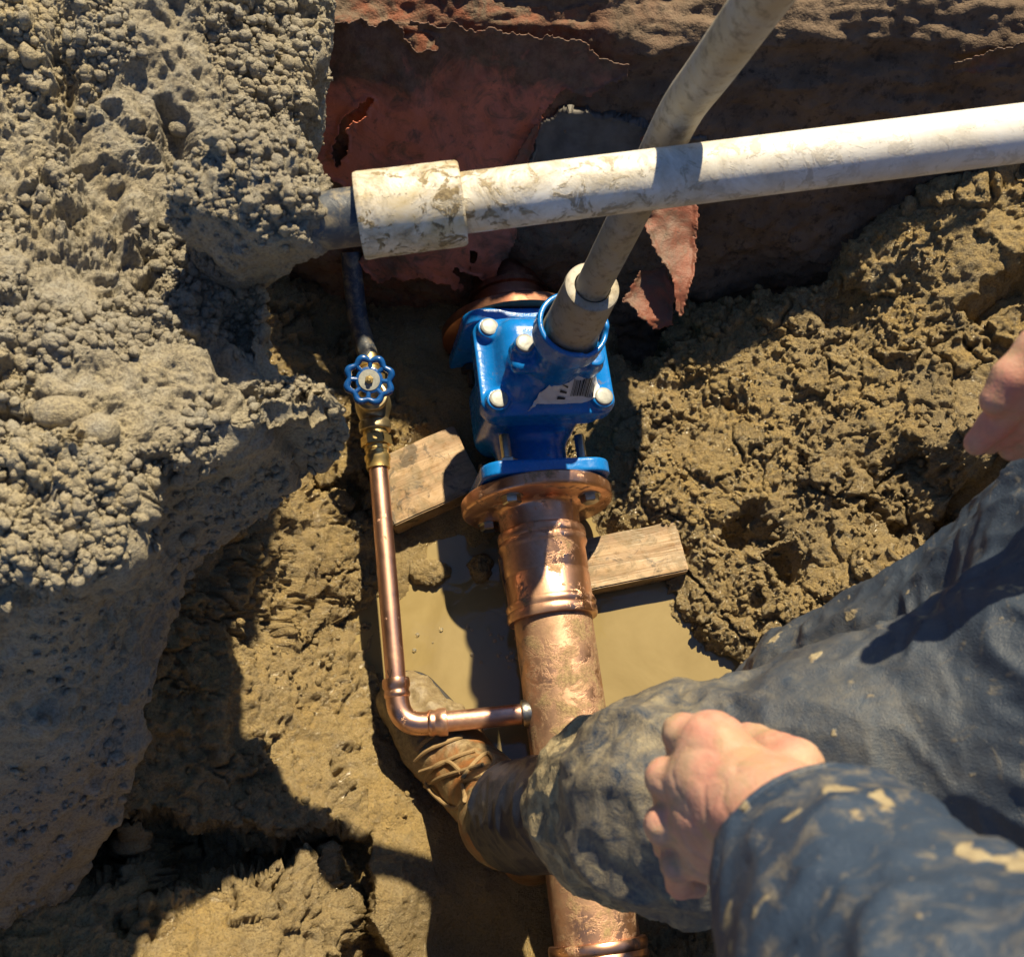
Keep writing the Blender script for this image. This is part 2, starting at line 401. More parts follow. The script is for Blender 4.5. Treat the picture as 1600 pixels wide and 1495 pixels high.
def m_wood():
    t = NT('wet_pine'); v = t.map((5, 85, 40), vec=t.tc)
    g = t.noise(1.0, 5, .6, .6, v); f = t.noise(30, 6, .7, .8)
    c = t.mix(t.ramp(g, [(.38, 0), (.62, 1)]), (.25, .15, .075), (.44, .30, .175))
    c = t.mix(t.ramp(t.noise(32, 7, .72, .8), [(.46, 0), (.60, .8)]), c, (.20, .145, .075))
    c = t.mix(t.ramp(f, [(.54, 0), (.62, .85)]), c, (.07, .05, .028))
    return t.done(c, t.ramp(t.noise(70, 4, .6), [(.35, .25), (.65, .6)]), 0, t.bump(t.math('ADD', g, t.math('MULTIPLY', f, .4)), .5, .002), .5)
M['wood'] = m_wood()
def m_cloth(name, a, b, lo=.60, mudk=.9, spot=.0, smear=.5):
    t = NT(name); n = t.noise(10, 5, .6, .6)
    c = t.mix(t.ramp(n, [(.35, 0), (.68, 1)]), a, b)
    big = t.ramp(t.noise(13, 6, .68, .5), [(lo + .01, 0), (lo + .12, .9)])
    sp = t.ramp(t.noise(44, 3, .5, .2), [(lo + .035 + spot, 0), (lo + .085 + spot, .9)])
    st = t.ramp(t.noise(30, 6, .75, 1.5), [(lo - .08, 0), (lo + .12, smear)])
    kn = t.math('MULTIPLY', t.attr('wet'), t.ramp(t.noise(55, 8, .78, .6), [(.36, 0), (.66, .8)]))
    k = t.math('MULTIPLY', t.math('MAXIMUM', t.math('MAXIMUM', t.math('MAXIMUM', big, sp), st), kn), mudk, True)
    mud = t.mix(t.ramp(t.noise(110, 4, .6), [(.35, 0), (.65, 1)]), (.28, .215, .12), (.44, .36, .21))
    return t.done(t.mix(k, c, mud), t.math('ADD', t.math('MULTIPLY', k, .25), .48), 0,
                  t.bump(t.math('ADD', t.math('MULTIPLY', t.noise(900, 2, .5), .4), t.math('ADD', t.math('MULTIPLY', k, t.noise(160, 4, .6)), t.noise(45, 6, .65))), .6, .0035), .4)
M['trousers'] = m_cloth('muddy_navy_trousers', (.022, .034, .058), (.046, .062, .088), .64, .9, -.005, .6)
M['jacket'] = m_cloth('splashed_navy_jacket', (.021, .038, .072), (.038, .060, .100), .60, .9, -.015, .5)
M['cuff'] = m_cloth('mud_caked_cuff', (.05, .055, .06), (.10, .09, .06), .46, 1.0)
M['sock'] = m_cloth('dark_navy_legging', (.009, .014, .030), (.016, .023, .044), .66, .5)
def m_skin():
    t = NT('skin'); n = t.noise(26, 5, .6, .4)
    c = t.mix(t.ramp(n, [(.35, 0), (.65, 1)]), (.50, .31, .215), (.52, .22, .165))
    c = t.mix(t.ramp(t.noise(140, 4, .6), [(.5, 0), (.7, .4)]), c, (.36, .17, .12))
    c = t.mix(t.ramp(t.noise(38, 6, .7, .6), [(.47, 0), (.66, .75)]), c, (.33, .235, .13))
    t.p.inputs['Subsurface Weight'].default_value = .15; t.p.inputs['Subsurface Radius'].default_value = (.006, .002, .001)
    return t.done(c, .55, 0, t.bump(t.math('ADD', t.noise(160, 5, .65), t.math('MULTIPLY', t.voro(300, 'DISTANCE_TO_EDGE'), .8)), .25, .0014), .4)
M['skin'] = m_skin()
def m_leather():
    t = NT('muddy_boot_leather'); n = t.noise(30, 6, .65, .6)
    c = t.mix(t.ramp(n, [(.4, 0), (.66, .9)]), (.30, .125, .04), (.15, .075, .035))
    k = t.ramp(t.noise(22, 7, .72, .7), [(.44, 0), (.56, .9)])
    c = t.mix(k, c, t.mix(t.ramp(t.noise(90, 4, .6), [(.4, 0), (.6, 1)]), (.12, .088, .045), (.28, .21, .11)))
    c = t.mix(t.attr('wet'), c, t.mix(t.ramp(t.noise(150, 4, .6), [(.35, 0), (.65, 1)]), (.17, .125, .07), (.27, .21, .12)))
    return t.done(c, .45, 0, t.bump(t.noise(70, 6, .7), .6, .004), .45)
M['leather'] = m_leather()
M['lace'] = m_plain('tan_lace', (.34, .23, .11), .8, 0, .5, 400)
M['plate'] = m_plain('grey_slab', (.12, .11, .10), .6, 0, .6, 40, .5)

# ------------------------------------------------------------------ the pit: ground as one sheet
CP_PX = [  # sight line (px, py) and the height of the soil there
 (700,960,-.05),(800,1010,-.05),(1000,985,-.05),(1050,1035,-.045),(720,1050,-.045),(780,1140,-.05),(960,1090,-.05),(880,960,-.05),(900,1250,-.01),(820,1450,.012),(950,1450,.012),(740,950,-.04),
 (535,950,.012),(610,925,.004),(560,1015,.015),(590,1090,.025),(610,1010,-.02),(640,960,-.015),
 (640,840,.012),(690,810,.012),(600,870,.014),(690,868,.004),(760,860,.004),(820,850,-.01),
 (650,740,.015),(660,665,.035),(640,630,.055),(700,630,.045),(830,720,.0),(900,800,.0),(960,800,.03),(1080,960,.004),(1000,935,-.02),
 (600,540,.06),(520,520,.06),(700,500,.05),(470,480,.1),
 (960,640,.06),(985,580,.07),(1010,560,.05),(1050,500,.09),(1000,450,.0),(1100,490,.10),(1200,480,.13),(1280,450,.16),(1320,400,.20),(1440,300,.27),(1590,265,.32),
 (1100,600,.085),(1200,600,.115),(1300,600,.15),(1400,550,.19),(1500,500,.235),(1590,450,.27),(1590,650,.27),(1450,700,.20),(1500,800,.21),
 (1300,750,.14),(1200,750,.095),(1100,750,.065),(1100,850,.04),(1150,900,.055),(1250,900,.095),(1350,880,.14),(1430,850,.18),(1480,760,.20),
 (1100,985,.0),(1125,1040,-.012),(1160,990,.03),(1205,1010,.07),(1180,1080,.012),
 (1300,1100,.08),(1500,1200,.2),(1200,1250,-.02),(1100,1450,.03),(1400,1400,.2),(1600,950,.35),
 (520,800,.06),(480,850,.10),(400,870,.19),(320,900,.27),(300,960,.27),(290,1040,.25),(400,1000,.16),(480,950,.075),(480,1050,.08),(540,1120,.05),
 (560,1210,.07),(450,1200,.14),(350,1200,.2),(260,1100,.26),(330,1250,.2),(450,1270,.15),(520,1280,.12),(605,1260,.05),(640,1300,.04),(560,1330,.09),
 (640,1410,.085),(700,1470,.0),(720,1390,.01),(640,1150,.0),(690,1200,-.02),(760,1400,.02),(760,1330,.012),(800,1490,.02),(700,1330,.02),(720,1270,.01),(880,1400,.012),
 (300,1440,.24),(450,1400,.2),(540,1420,.15),(560,1490,.14),(150,1450,.28),(250,1390,.24),(100,1200,.3),(100,1050,.3)]
WPTS = [(-.95,0,.4),(-.95,.5,.4),(-.95,.9,.4),(.95,0,.42),(.95,.5,.40),(.95,.95,.40),(0,-.3,.35),(-.5,-.3,.5),(.5,-.3,.55),(0,1.0,.0),(-.4,1.0,.06),(.4,1.0,.1),(.62,.2,.42),(.62,.5,.36)]
ctl = np.array([tuple(W(*c)) for c in CP_PX] + WPTS, np.float64)
def tps(r2): return np.where(r2 > 1e-12, .5 * r2 * np.log(np.maximum(r2, 1e-12)), 0)
_n = len(ctl); _A = np.zeros((_n + 3, _n + 3))
_d2 = ((ctl[:, None, :2] - ctl[None, :, :2]) ** 2).sum(-1); _A[:_n, :_n] = tps(_d2) + np.eye(_n) * 2e-4
_A[:_n, _n] = 1; _A[:_n, _n + 1:] = ctl[:, :2]; _A[_n, :_n] = 1; _A[_n + 1:, :_n] = ctl[:, :2].T
_w = np.linalg.solve(_A, np.concatenate([ctl[:, 2], np.zeros(3)]))
def base_h(x, y):
    o = _w[_n] + _w[_n + 1] * x + _w[_n + 2] * y
    for (cx, cy, _), k in zip(ctl, _w[:_n]): o = o + k * tps((x - cx) ** 2 + (y - cy) ** 2)
    return o
def poly_sd(x, y, poly):
    """signed distance to a plan polygon, negative inside"""
    P = np.array([(p.x, p.y) for p in poly]); d = np.full(x.shape, 9.0); ins = np.zeros(x.shape, bool)
    for (ax, ay), (bx, by) in zip(P, np.roll(P, -1, 0)):
        ex, ey = bx - ax, by - ay; t = np.clip(((x - ax) * ex + (y - ay) * ey) / (ex * ex + ey * ey), 0, 1)
        d = np.minimum(d, np.hypot(x - ax - t * ex, y - ay - t * ey))
        c = ((ay > y) != (by > y)) & (x < (bx - ax) * (y - ay) / (by - ay + 1e-12) + ax); ins ^= c
    return np.where(ins, -d, d)
def axis_coords(lo, hi, st, far):
    core = np.arange(lo, hi + st / 2, st); g = []; v = 0; s = st
    while v < far: s *= 1.35; v += s; g.append(v)
    g = np.array(g); return np.concatenate([lo - g[::-1], core, hi + g])
xs = axis_coords(-.64, .76, .0022, 6); ys = axis_coords(-.15, .94, .0022, 6)
xc = np.linspace(-1.0, 1.0, 200); yc = np.linspace(-.4, 1.2, 160)
Hc = base_h(*np.meshgrid(xc, yc, indexing='ij'))
def bilin(x, y):
    fx = np.clip((x - xc[0]) / (xc[1] - xc[0]), 0, len(xc) - 1.001); fy = np.clip((y - yc[0]) / (yc[1] - yc[0]), 0, len(yc) - 1.001)
    i = fx.astype(int); j = fy.astype(int); u = fx - i; v = fy - j
    return Hc[i, j] * (1 - u) * (1 - v) + Hc[i + 1, j] * u * (1 - v) + Hc[i, j + 1] * (1 - u) * v + Hc[i + 1, j + 1] * u * v
X, Y = np.meshgrid(xs, ys, indexing='ij')
flat = np.stack([X.ravel(), Y.ravel(), 0 * X.ravel()], 1)
wob = np.stack([fbm(flat, 14, 3, 91), fbm(flat, 14, 3, 92)], 1) * .018
Xw = X + wob[:, 0].reshape(X.shape); Yw = Y + wob[:, 1].reshape(X.shape)
Z = bilin(X, Y)
def hollow(pts, z, depth, soft=.022):
    global Z
    sd_ = poly_sd(Xw, Yw, [W(a, b, z) for a, b in pts]); Z = Z - depth * (1 - sst(-soft, soft * .4, sd_))
# hollows and cut steps in the clay
hollow([(222,1268),(300,1290),(430,1296),(510,1290),(540,1318),(562,1400),(590,1510),(545,1510),(528,1405),(490,1336),(400,1352),(300,1378),(235,1404),(214,1330)], .2, .12)
hollow([(55,1270),(120,1240),(188,1250),(196,1330),(190,1385),(120,1400),(70,1370)], .25, .10)
hollow([(985,400),(1080,420),(1062,470),(1050,540),(1000,560),(960,520)], .08, .11)
hollow([(1535,700),(1600,690),(1570,760),(1500,900),(1450,905),(1470,820)], .20, .08, .02)
hollow([(1270,470),(1330,455),(1350,490),(1290,510)], .16, .04)
hollow([(1500,470),(1620,420),(1620,470),(1530,500)], .24, .05)
hollow([(1120,800),(1180,780),(1230,830),(1180,850)], .1, .05)
hollow([(1210,850),(1245,840),(1260,890),(1225,900)], .13, .06)
hollow([(1390,800),(1440,790),(1450,830),(1405,860)], .18, .05)
hollow([(470,770),(560,740),(585,800),(530,790)], .06, .05)
for (a, b, r, z, h) in ((330,1070,26,.25,.03),(370,1290,40,.2,.02),(640,1420,60,.08,.02),(1120,980,40,.02,.012)):
    q = W(a, b, z); Z = Z + h * np.exp(-((X - q.x) ** 2 + (Y - q.y) ** 2) / (2 * (r / 1100) ** 2))
# the soil falls away behind its far crest into the gap before the wall
cr = [W(900,430,.02), W(1060,480,.1), W(1290,440,.165), W(1310,385,.21), W(1440,292,.27), W(1600,258,.32), W(1750,240,.35)]
yc_ = np.interp(X, [p.x for p in cr], [p.y for p in cr]); mk = sst(-.01, .07, Yw - yc_) * sst(.08, .14, X)
Z = Z * (1 - mk) + np.minimum(Z, .02) * mk
out = np.maximum.reduce([sst(.72, 1.0, np.abs(X)), sst(.16, .30, -Y), sst(1.02, 1.3, Y)])
Z = Z * (1 - out) + (.55 + .03 * fbm(flat, 1.5, 3, 600).reshape(X.shape)) * out
Z = np.where((X < -.15) & (Y < .12), np.maximum(Z, .022), Z)
G = np.stack([X, Y, Z], -1); N = grid_normals(G); P = G.reshape(-1, 3); Nf = N.reshape(-1, 3)
def billow(P, f, octv, seed, gain=.55):
    o = 0; a = 1.0
    for i in range(octv):
        o = o + a * (np.abs(perlin(P * f, seed + i * 13)) * 2 - .45); a *= gain; f *= 2.07
    return o
def crumble(P, amp, clod, seed, lump=1.0):
    warp = np.stack([perlin(P * 40, seed + 40), perlin(P * 40, seed + 41), perlin(P * 40, seed + 42)], 1) * .009
    Q = P + warp
    zone = sst(-.25, .45, fbm(P, 8, 3, seed + 60))
    d = fbm(Q, 7, 3, seed) * .013 * lump + fbm(Q, 22, 4, seed + 5) * .0055 * amp
    Qc = P + np.stack([fbm(P, 22, 3, seed + 70), fbm(P, 22, 3, seed + 71), fbm(P, 22, 3, seed + 72)], 1) * .022
    f1, f2, ic = worley2(Qc, 17, seed + 3); e = f2 - f1
    d += amp * clod * ((ic - .5) * .026 * sst(0, .14, e) - .012 * (1 - sst(.0, .10, e)) * (1 - .6 * zone))
    g1, g2, ig = worley2(Qc + (Q - P), 48, seed + 6); e = g2 - g1
    d += amp * clod * ((ig - .5) * .008 * sst(0, .12, e) - .0045 * (1 - sst(.0, .14, e))) * (.35 + .65 * (1 - zone))
    d = d + clod * billow(Q, 62, 4, seed + 1) * (.0014 + .0024 * zone)
    d = d + fbm(Q, 130, 4, seed + 30, .62) * .0024 * amp
    d -= .017 * amp * clod * sst(.46, .62, fbm(Q, 15, 4, seed + 9))
    return d
right = sst(.10, .24, X.ravel()); wetd = 1 - sst(.0, .16, Z.ravel()); leftlow = sst(.10, .25, -X.ravel()) 
smear = sst(-.15, .35, fbm(P, 9, 3, 300))
amp = .45 + .55 * right * (.55 + .9 * sst(-.2, .3, fbm(P, 6, 2, 301))) + .95 * (1 - .7 * smear) * leftlow
clod = (.30 + .60 * right * (.5 + .8 * sst(-.25, .25, fbm(P, 5, 2, 302))) + .85 * (1 - .65 * smear) * leftlow) * (1 - .35 * wetd * (1 - right))
dsp = crumble(P, amp, clod, 10) * np.where(Z.ravel() < -.02, .4, 1.0)
drag = (fbm(P * np.array([1, .35, .6]), 30, 4, 77) * .010 + billow(P, 26, 3, 79) * .004) * leftlow * (.3 + .7 * smear)
V = P + Nf * ((dsp + drag) * (1 - out.ravel()))[:, None]
wet = np.clip(.40 + .75 * wetd + .25 * (1 - sst(.0, .035, Z.ravel())) + .05 * right + .40 * leftlow * (.4 + .6 * smear) + .25 * fbm(P, 8, 3, 55), 0, 1)
me = np_mesh('ground', V, grid_faces(*X.shape)[:, ::1], {'wet': wet})
tag(link('ground', me, M['soil']), kind='structure')

# ------------------------------------------------------------------ muddy water filling the low part of the pit
def water_sheet():
    n = 60; x = np.linspace(-.34, .34, n); y = np.linspace(-.16, .62, n)
    A, B = np.meshgrid(x, y, indexing='ij')
    return np_mesh('muddy_water', np.stack([A, B, A * 0], -1).reshape(-1, 3), grid_faces(n, n))
tag(link('muddy_water', water_sheet(), M['water']), kind='structure')

# ------------------------------------------------------------------ far wall of the pit
prof = np.array([(.72,-.10),(.84,-.02),(.872,.08),(.89,.16),(.945,.28),(1.0,.385),(1.03,.42),(1.045,.455),(1.085,.475),(1.2,.49),(1.6,.50),(3.0,.52)])
def wall_patch():
    sl = np.concatenate([[0], np.cumsum(np.hypot(*np.diff(prof, axis=0).T))])
    s = np.concatenate([np.arange(0, sl[9], .0034), np.linspace(sl[9], sl[-1], 26)]); x = np.concatenate([np.arange(-.75, .9, .0036), [1.2, 2.0, 4.0]]); x = np.concatenate([[-4, -2, -1.1], x])
    y = np.interp(s, sl, prof[:, 0]); z = np.interp(s, sl, prof[:, 1])
    ker = np.ones(9) / 9; y2 = np.convolve(np.pad(y, 4, 'edge'), ker, 'valid'); z2 = np.convolve(np.pad(z, 4, 'edge'), ker, 'valid')
    A, Bi = np.meshgrid(x, np.arange(len(s)), indexing='ij')
    Gw = np.stack([A, y2[Bi], z2[Bi]], -1); Nn = grid_normals(Gw); Pn = Gw.reshape(-1, 3)
    strata = fbm(Pn * np.array([.25, 1, 1]), 24, 4, 500) * .016 * sst(.32, .42, Pn[:, 2])
    d = fbm(Pn, 9, 4, 510) * .014 + fbm(Pn, 40, 3, 520) * .0055 + strata
    w1, i1 = worley(Pn, 75, 530); d += (.6 - w1) * .004 * i1
    Vv = Pn + Nn.reshape(-1, 3) * d[:, None]
    red = np.clip(sst(.26, .08, np.abs(Pn[:, 0] + .1)) * .7 + .25 * sst(.36, .42, Pn[:, 2]) * sst(.3, .1, Pn[:, 0]), 0, 1)
    return np_mesh('pit_wall', Vv, grid_faces(*A.shape), {'wet': red})
tag(link('pit_wall', wall_patch(), M['wall']), kind='structure')

# ------------------------------------------------------------------ undercut soil bank on the left
BK = [  # top edge, lower edge, far point (each: px, py, height)
 ((522,-120,0.670),None,(-150,-300,0.800)), ((506,-20,0.665),None,(-150,-160,0.800)), ((500,70,0.660),None,(-150,-60,0.800)), ((462,118,0.660),None,(-150,20,0.800)),
 ((458,225,0.650),None,(-150,110,0.800)), ((352,318,0.670),None,(-150,230,0.800)), ((398,408,0.660),None,(-150,330,0.800)), ((428,490,0.660),None,(-150,420,0.800)),
 ((436,556,0.670),None,(-160,500,0.800)), ((512,572,0.670),None,(-170,580,0.800)), ((540,632,0.660),(547,676,0.590),(-180,640,0.800)), ((440,650,0.690),(500,726,0.530),(-200,700,0.800)),
 ((330,705,0.710),(400,800,0.490),(-220,750,0.800)), ((215,765,0.730),(300,880,0.450),(-240,790,0.810)), ((185,855,0.730),(282,962,0.390),(-260,830,0.810)), ((60,885,0.750),(235,1085,0.450),(-290,870,0.810)),
 ((-90,910,0.770),(190,1250,0.360),(-330,900,0.820)), ((-260,940,0.790),(90,1420,0.270),(-380,930,0.820)), ((-420,980,0.790),(-60,1600,0.220),(-480,960,0.820))]
def bank_patch():
    T = [W(*b[0]) for b in BK]; R0 = [W(*b[2]) for b in BK]; L = []
    for b, t, r in zip(BK, T, R0):
        inn = Vector((r.x - t.x, r.y - t.y, 0)).normalized()
        L.append(W(*b[1]) if b[1] else t + inn * .035 + Vector((0, 0, -.17)))
    U = []
    for l, r in zip(L, R0):
        inn = Vector((r.x - l.x, r.y - l.y, 0)).normalized(); U.append(l + inn * .30 + Vector((0, 0, -.07)))
    sm = lambda pts: np.array([tuple(p) for p in smooth_path(pts, 60)])
    rows = [sm(q) for q in (R0, T, L, U)]
    # equal steps along the top edge
    s = np.concatenate([[0], np.cumsum(np.linalg.norm(np.diff(rows[1], axis=0), axis=1))]); nu = 620
    si = np.linspace(0, s[-1], nu); rows = [np.stack([np.interp(si, s, r[:, k]) for k in range(3)], 1) for r in rows]
    parts = []
    n0 = 40; v = np.linspace(0, 1, n0 + 1)[:-1] ** .7; far = rows[0] + np.array([-1.1, 0, -.24])
    parts.append(far[None] * (1 - v)[:, None, None] + rows[0][None] * v[:, None, None])
    nT = 360; v = np.linspace(0, 1, nT) ** .8
    mid = np.sin(np.pi * v)[:, None, None] * np.array([0, 0, .012])
    parts.append(rows[0][None] * (1 - v)[:, None, None] + rows[1][None] * v[:, None, None] + mid)
    nL = 120; v = np.linspace(0, 1, nL)[1:]
    parts.append(rows[1][None] * (1 - v)[:, None, None] + rows[2][None] * v[:, None, None])
    v = np.linspace(0, 1, 30)[1:]
    parts.append(rows[2][None] * (1 - v)[:, None, None] + rows[3][None] * v[:, None, None])
    Gb = np.concatenate(parts)
    for _ in range(5):   # ease the edge
        Gb[1:-1] = Gb[1:-1] * .5 + .25 * (Gb[2:] + Gb[:-2])
    Nn = grid_normals(Gb)
    Nn = -Nn if Nn[150, 300, 2] < 0 else Nn
    vi = np.repeat(np.arange(len(Gb))[:, None], nu, 1).ravel(); face = sst(n0 + nT - 4, n0 + nT + 14, vi); calm = sst(0, n0 * .9, vi)
    Pn = Gb.reshape(-1, 3)
    Q = Pn + np.stack([perlin(Pn * 45, 701), perlin(Pn * 45, 702), perlin(Pn * 45, 703)], 1) * .008
    d = fbm(Q, 5, 4, 710) * .042 * (1 - .5 * face)
    d += fbm(Q, 22, 4, 712) * .011 * (1 - .25 * face)
    w1, i1 = worley(Q, 70, 720); w2, i2 = worley(Q, 150, 721)
    cl = billow(Q, 46, 4, 740) * .0095 + np.maximum(.55 - w1, 0) * .009 * sst(.3, .9, i1) + fbm(Q, 95, 4, 744, .62) * .0045 + np.maximum(.5 - w2, 0) * .004 * sst(.2, .9, i2)
    zn = sst(-.2, .3, fbm(Pn, 9, 3, 745)); d += cl * (1 - .50 * face) * (.45 + .75 * zn)
    d -= .016 * sst(.32, .6, fbm(Q, 13, 4, 730)) * (1 - .8 * face)
    fur = poly_sd(Pn[:, 0], Pn[:, 1], [W(262, 180, .7), W(285, 195, .7), W(310, 290, .7), W(352, 350, .7), W(330, 350, .7), W(285, 290, .7)])
    d -= .03 * sst(.012, -.004, fur)
    for (ax, ay, bx, by) in ((345,540,440,650),(0,700,210,690),(130,110,150,300)):
        p, q = W(ax, ay, .7), W(bx, by, .7); e = np.array([q.x - p.x, q.y - p.y]); rel = Q[:, :2] - np.array([p.x, p.y])
        t = np.clip(rel @ e / (e @ e), 0, 1); d -= .017 * np.exp(-(np.linalg.norm(rel - t[:, None] * e, axis=1) / .011) ** 2)
    Vv = Pn + Nn.reshape(-1, 3) * (d * calm)[:, None]
    return np_mesh('soil_bank', Vv, grid_faces(*Gb.shape[:2])[:, ::-1], {'wet': np.clip(.05 + .25 * face, 0, 1)})
tag(link('soil_bank', bank_patch(), M['bank']), kind='structure')

# soil clump round the end of the pipe
PW0, PW1 = D(560, 338, .985), D(2350, 114, 1.05)
WDIR = (PW1 - PW0).normalized()
def soil_clump():
    a = D(372, 312, .99); b = D(462, 332, .982); c = D(420, 330, .99)
    def f(P):
        d = rcone(P, a, b, .056, .036); d = smin(d, sphere(P, D(425, 285, .985), .046), .03); d = smin(d, rcone(P, c, D(380, 380, 1.08), .040, .05), .03)
        Q = P
        return d + fbm(Q, 18, 3, 800) * .012
    lo = np.minimum.reduce([np.array(q) for q in (a, b, c)]) - .16; hi = np.maximum.reduce([np.array(q) for q in (a, b, c)]) + .12
    V, Q = nets(f, lo, hi, .0026); N = vnormals(V, Q)
    w1, i1 = worley(V, 85, 811)
    up = sst(-.1, .6, N[:, 2] + .3 * N[:, 1])
    V = V + N * ((billow(V, 55, 4, 813) * .007 + fbm(V, 95, 4, 815, .62) * .0045 + np.maximum(.5 - w1, 0) * .004 * sst(.4, .9, i1)) * (.35 + .65 * up))[:, None]
    return np_mesh('soil_clump', V, Q, {'wet': np.full(len(V), .08)})
tag(link('soil_clump', soil_clump(), M['bank']), kind='structure')

# ------------------------------------------------------------------ torn red membrane on the wall
def wall_pt(px, py, off):
    r = ray(px, py); k = .515; t = (.885 - off + k * (CAM_H - .14)) / (r.y - k * r.z); return r * t + Vector((0, 0, CAM_H))
def sheet(name, poly, off, label, cat, mat, holes=(), step=2.2, seed=1, jag=9, thick=.0016, bulge=None):
    P = np.array(poly, float); x0, y0 = P.min(0) - 12; x1, y1 = P.max(0) + 12
    gx = np.arange(x0, x1, step); gy = np.arange(y0, y1, step); A, B = np.meshgrid(gx, gy, indexing='ij')
    q = np.stack([A.ravel() * .03, B.ravel() * .03, np.full(A.size, seed * 3.7)], 1)
    A2 = A + (fbm(q, 1, 4, seed, .65) * jag).reshape(A.shape); B2 = B + (fbm(q, 1, 4, seed + 7, .65) * jag).reshape(A.shape)
    def sd2(poly):
        return poly_sd(A2, B2, [Vector((a, b, 0)) for a, b in poly])
    s = sd2(poly)
    for h in holes: s = np.maximum(s, -sd2(h))
    rel = fbm(q, .45, 3, seed + 3, .4).reshape(A.shape) * .010
    bm = bmesh.new(); vs = {}; keep = s < 0
    keep = keep & (s < -.3)
    curl = np.exp(np.minimum(s, 0) / 14.0) * .012
    gs = np.gradient(s, step); gl = np.hypot(*gs) + 1e-6
    far = np.abs(s) < step * 1.6; SX = np.where(far, -s * gs[0] / gl ** 2, 0) ; SY = np.where(far, -s * gs[1] / gl ** 2, 0)
    SX = np.clip(SX, -3, 3); SY = np.clip(SY, -3, 3)
    for i in range(len(gx) - 1):
        for j in range(len(gy) - 1):
            if keep[i, j] and keep[i + 1, j] and keep[i, j + 1] and keep[i + 1, j + 1]:
                f = []
                for (a, b) in ((i, j), (i + 1, j), (i + 1, j + 1), (i, j + 1)):
                    if (a, b) not in vs:
                        o = off(gx[a], gy[b]) if callable(off) else off
                        vs[(a, b)] = bm.verts.new(wall_pt(gx[a] + SX[a, b], gy[b] + SY[a, b], o + rel[a, b] + curl[a, b]))
                    f.append(vs[(a, b)])
                bm.faces.new(f)
    bv_ = [v for v in bm.verts if v.is_boundary]
    for _ in range(2): bmesh.ops.smooth_vert(bm, verts=bv_, factor=.5, use_axis_x=True, use_axis_y=True, use_axis_z=True)
    o = bm_obj(name, bm, mat); sol = o.modifiers.new('thick', 'SOLIDIFY'); sol.thickness = thick; sol.offset = 0
    tag(o, label, cat); return o
sheet('membrane_sheet', [(440,60),(560,30),(720,40),(900,62),(990,110),(930,150),(888,145),(850,170),(825,235),(800,300),(806,382),(780,420),(762,470),(745,430),(715,425),(720,470),(700,445),(660,432),(590,445),(566,425),(560,300),(470,270)], .022,
      'large dark red torn membrane hanging on the wall behind the white pipe', 'membrane', M['membrane'],
      holes=[[(618,40),(640,42),(682,62),(688,80),(650,74)], [(520,235),(535,185),(575,158),(582,166),(548,195),(540,240),(528,262)], [(735,395),(748,392),(752,404),(740,408)]], seed=3)
def off_r(px, py): return .03 + .20 * max(0, min(1, (py - 250) / 250.0))
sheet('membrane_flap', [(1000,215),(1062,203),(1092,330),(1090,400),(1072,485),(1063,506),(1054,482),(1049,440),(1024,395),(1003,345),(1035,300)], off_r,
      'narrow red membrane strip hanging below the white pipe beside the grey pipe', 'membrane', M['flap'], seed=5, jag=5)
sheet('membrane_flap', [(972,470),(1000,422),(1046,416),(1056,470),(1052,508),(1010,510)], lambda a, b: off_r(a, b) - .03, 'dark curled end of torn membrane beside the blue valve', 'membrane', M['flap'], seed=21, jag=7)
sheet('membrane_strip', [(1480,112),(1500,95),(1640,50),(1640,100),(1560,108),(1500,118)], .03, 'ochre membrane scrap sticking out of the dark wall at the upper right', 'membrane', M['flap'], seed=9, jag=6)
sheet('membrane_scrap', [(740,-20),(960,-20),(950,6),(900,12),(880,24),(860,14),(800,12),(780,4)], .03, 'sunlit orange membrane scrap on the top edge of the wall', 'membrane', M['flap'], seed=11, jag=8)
sheet('membrane_curl', [(790,275),(815,225),(838,190),(842,200),(832,240),(815,285)], .04, 'thin curled red membrane lip beside the grey slab', 'membrane', M['flap'], seed=13, jag=3)
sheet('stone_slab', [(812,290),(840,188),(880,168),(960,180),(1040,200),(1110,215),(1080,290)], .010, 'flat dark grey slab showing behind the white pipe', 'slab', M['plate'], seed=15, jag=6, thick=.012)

# ------------------------------------------------------------------ white pipe crossing the pit
pvc = empty('white_pipe', PW0, 'mud smeared white plastic pipe crossing above the blue valve', 'pipe')
def grid_tube(name, a, b, prof, seg=64, n=200, wetf=None, mat=None, parent=None, dent=0, seed=0):
    """lathe with a 'wet' (mud) attribute"""
    a = Vector(a); b = Vector(b); L = (b - a).length; x, y, ax = frame(b - a)
    s = np.concatenate([np.linspace(p0, p1, max(2, int(n * (p1 - p0) / max(L, .001)) + 2))[:-1] for (p0, _), (p1, _) in zip(prof[:-1], prof[1:]) if p1 > p0] + [[prof[-1][0]]])
    th = np.linspace(0, 2 * np.pi, seg + 1)
    ps = [p[0] + i * 1e-7 for i, p in enumerate(prof)]; r = np.interp(s, ps, [p[1] for p in prof])
    A, B = np.meshgrid(s, th, indexing='ij'); R = np.repeat(r[:, None], seg + 1, 1)
    Pn = np.array(a)[None, None] + np.array(ax)[None, None] * A[..., None] + (np.array(x) * np.cos(B)[..., None] + np.array(y) * np.sin(B)[..., None]) * R[..., None]
    if dent:
        q = Pn.reshape(-1, 3); d = (fbm(q, 30, 3, seed) * dent).reshape(A.shape)
        Pn = Pn + (np.array(x) * np.cos(B)[..., None] + np.array(y) * np.sin(B)[..., None]) * d[..., None]; Pn[:, -1] = Pn[:, 0]
    wv = wetf(A.ravel()) if wetf is not None else np.zeros(A.size)
    me = np_mesh(name, Pn.reshape(-1, 3), grid_faces(*A.shape), {'wet': wv})
    return link(name, me, mat, parent)
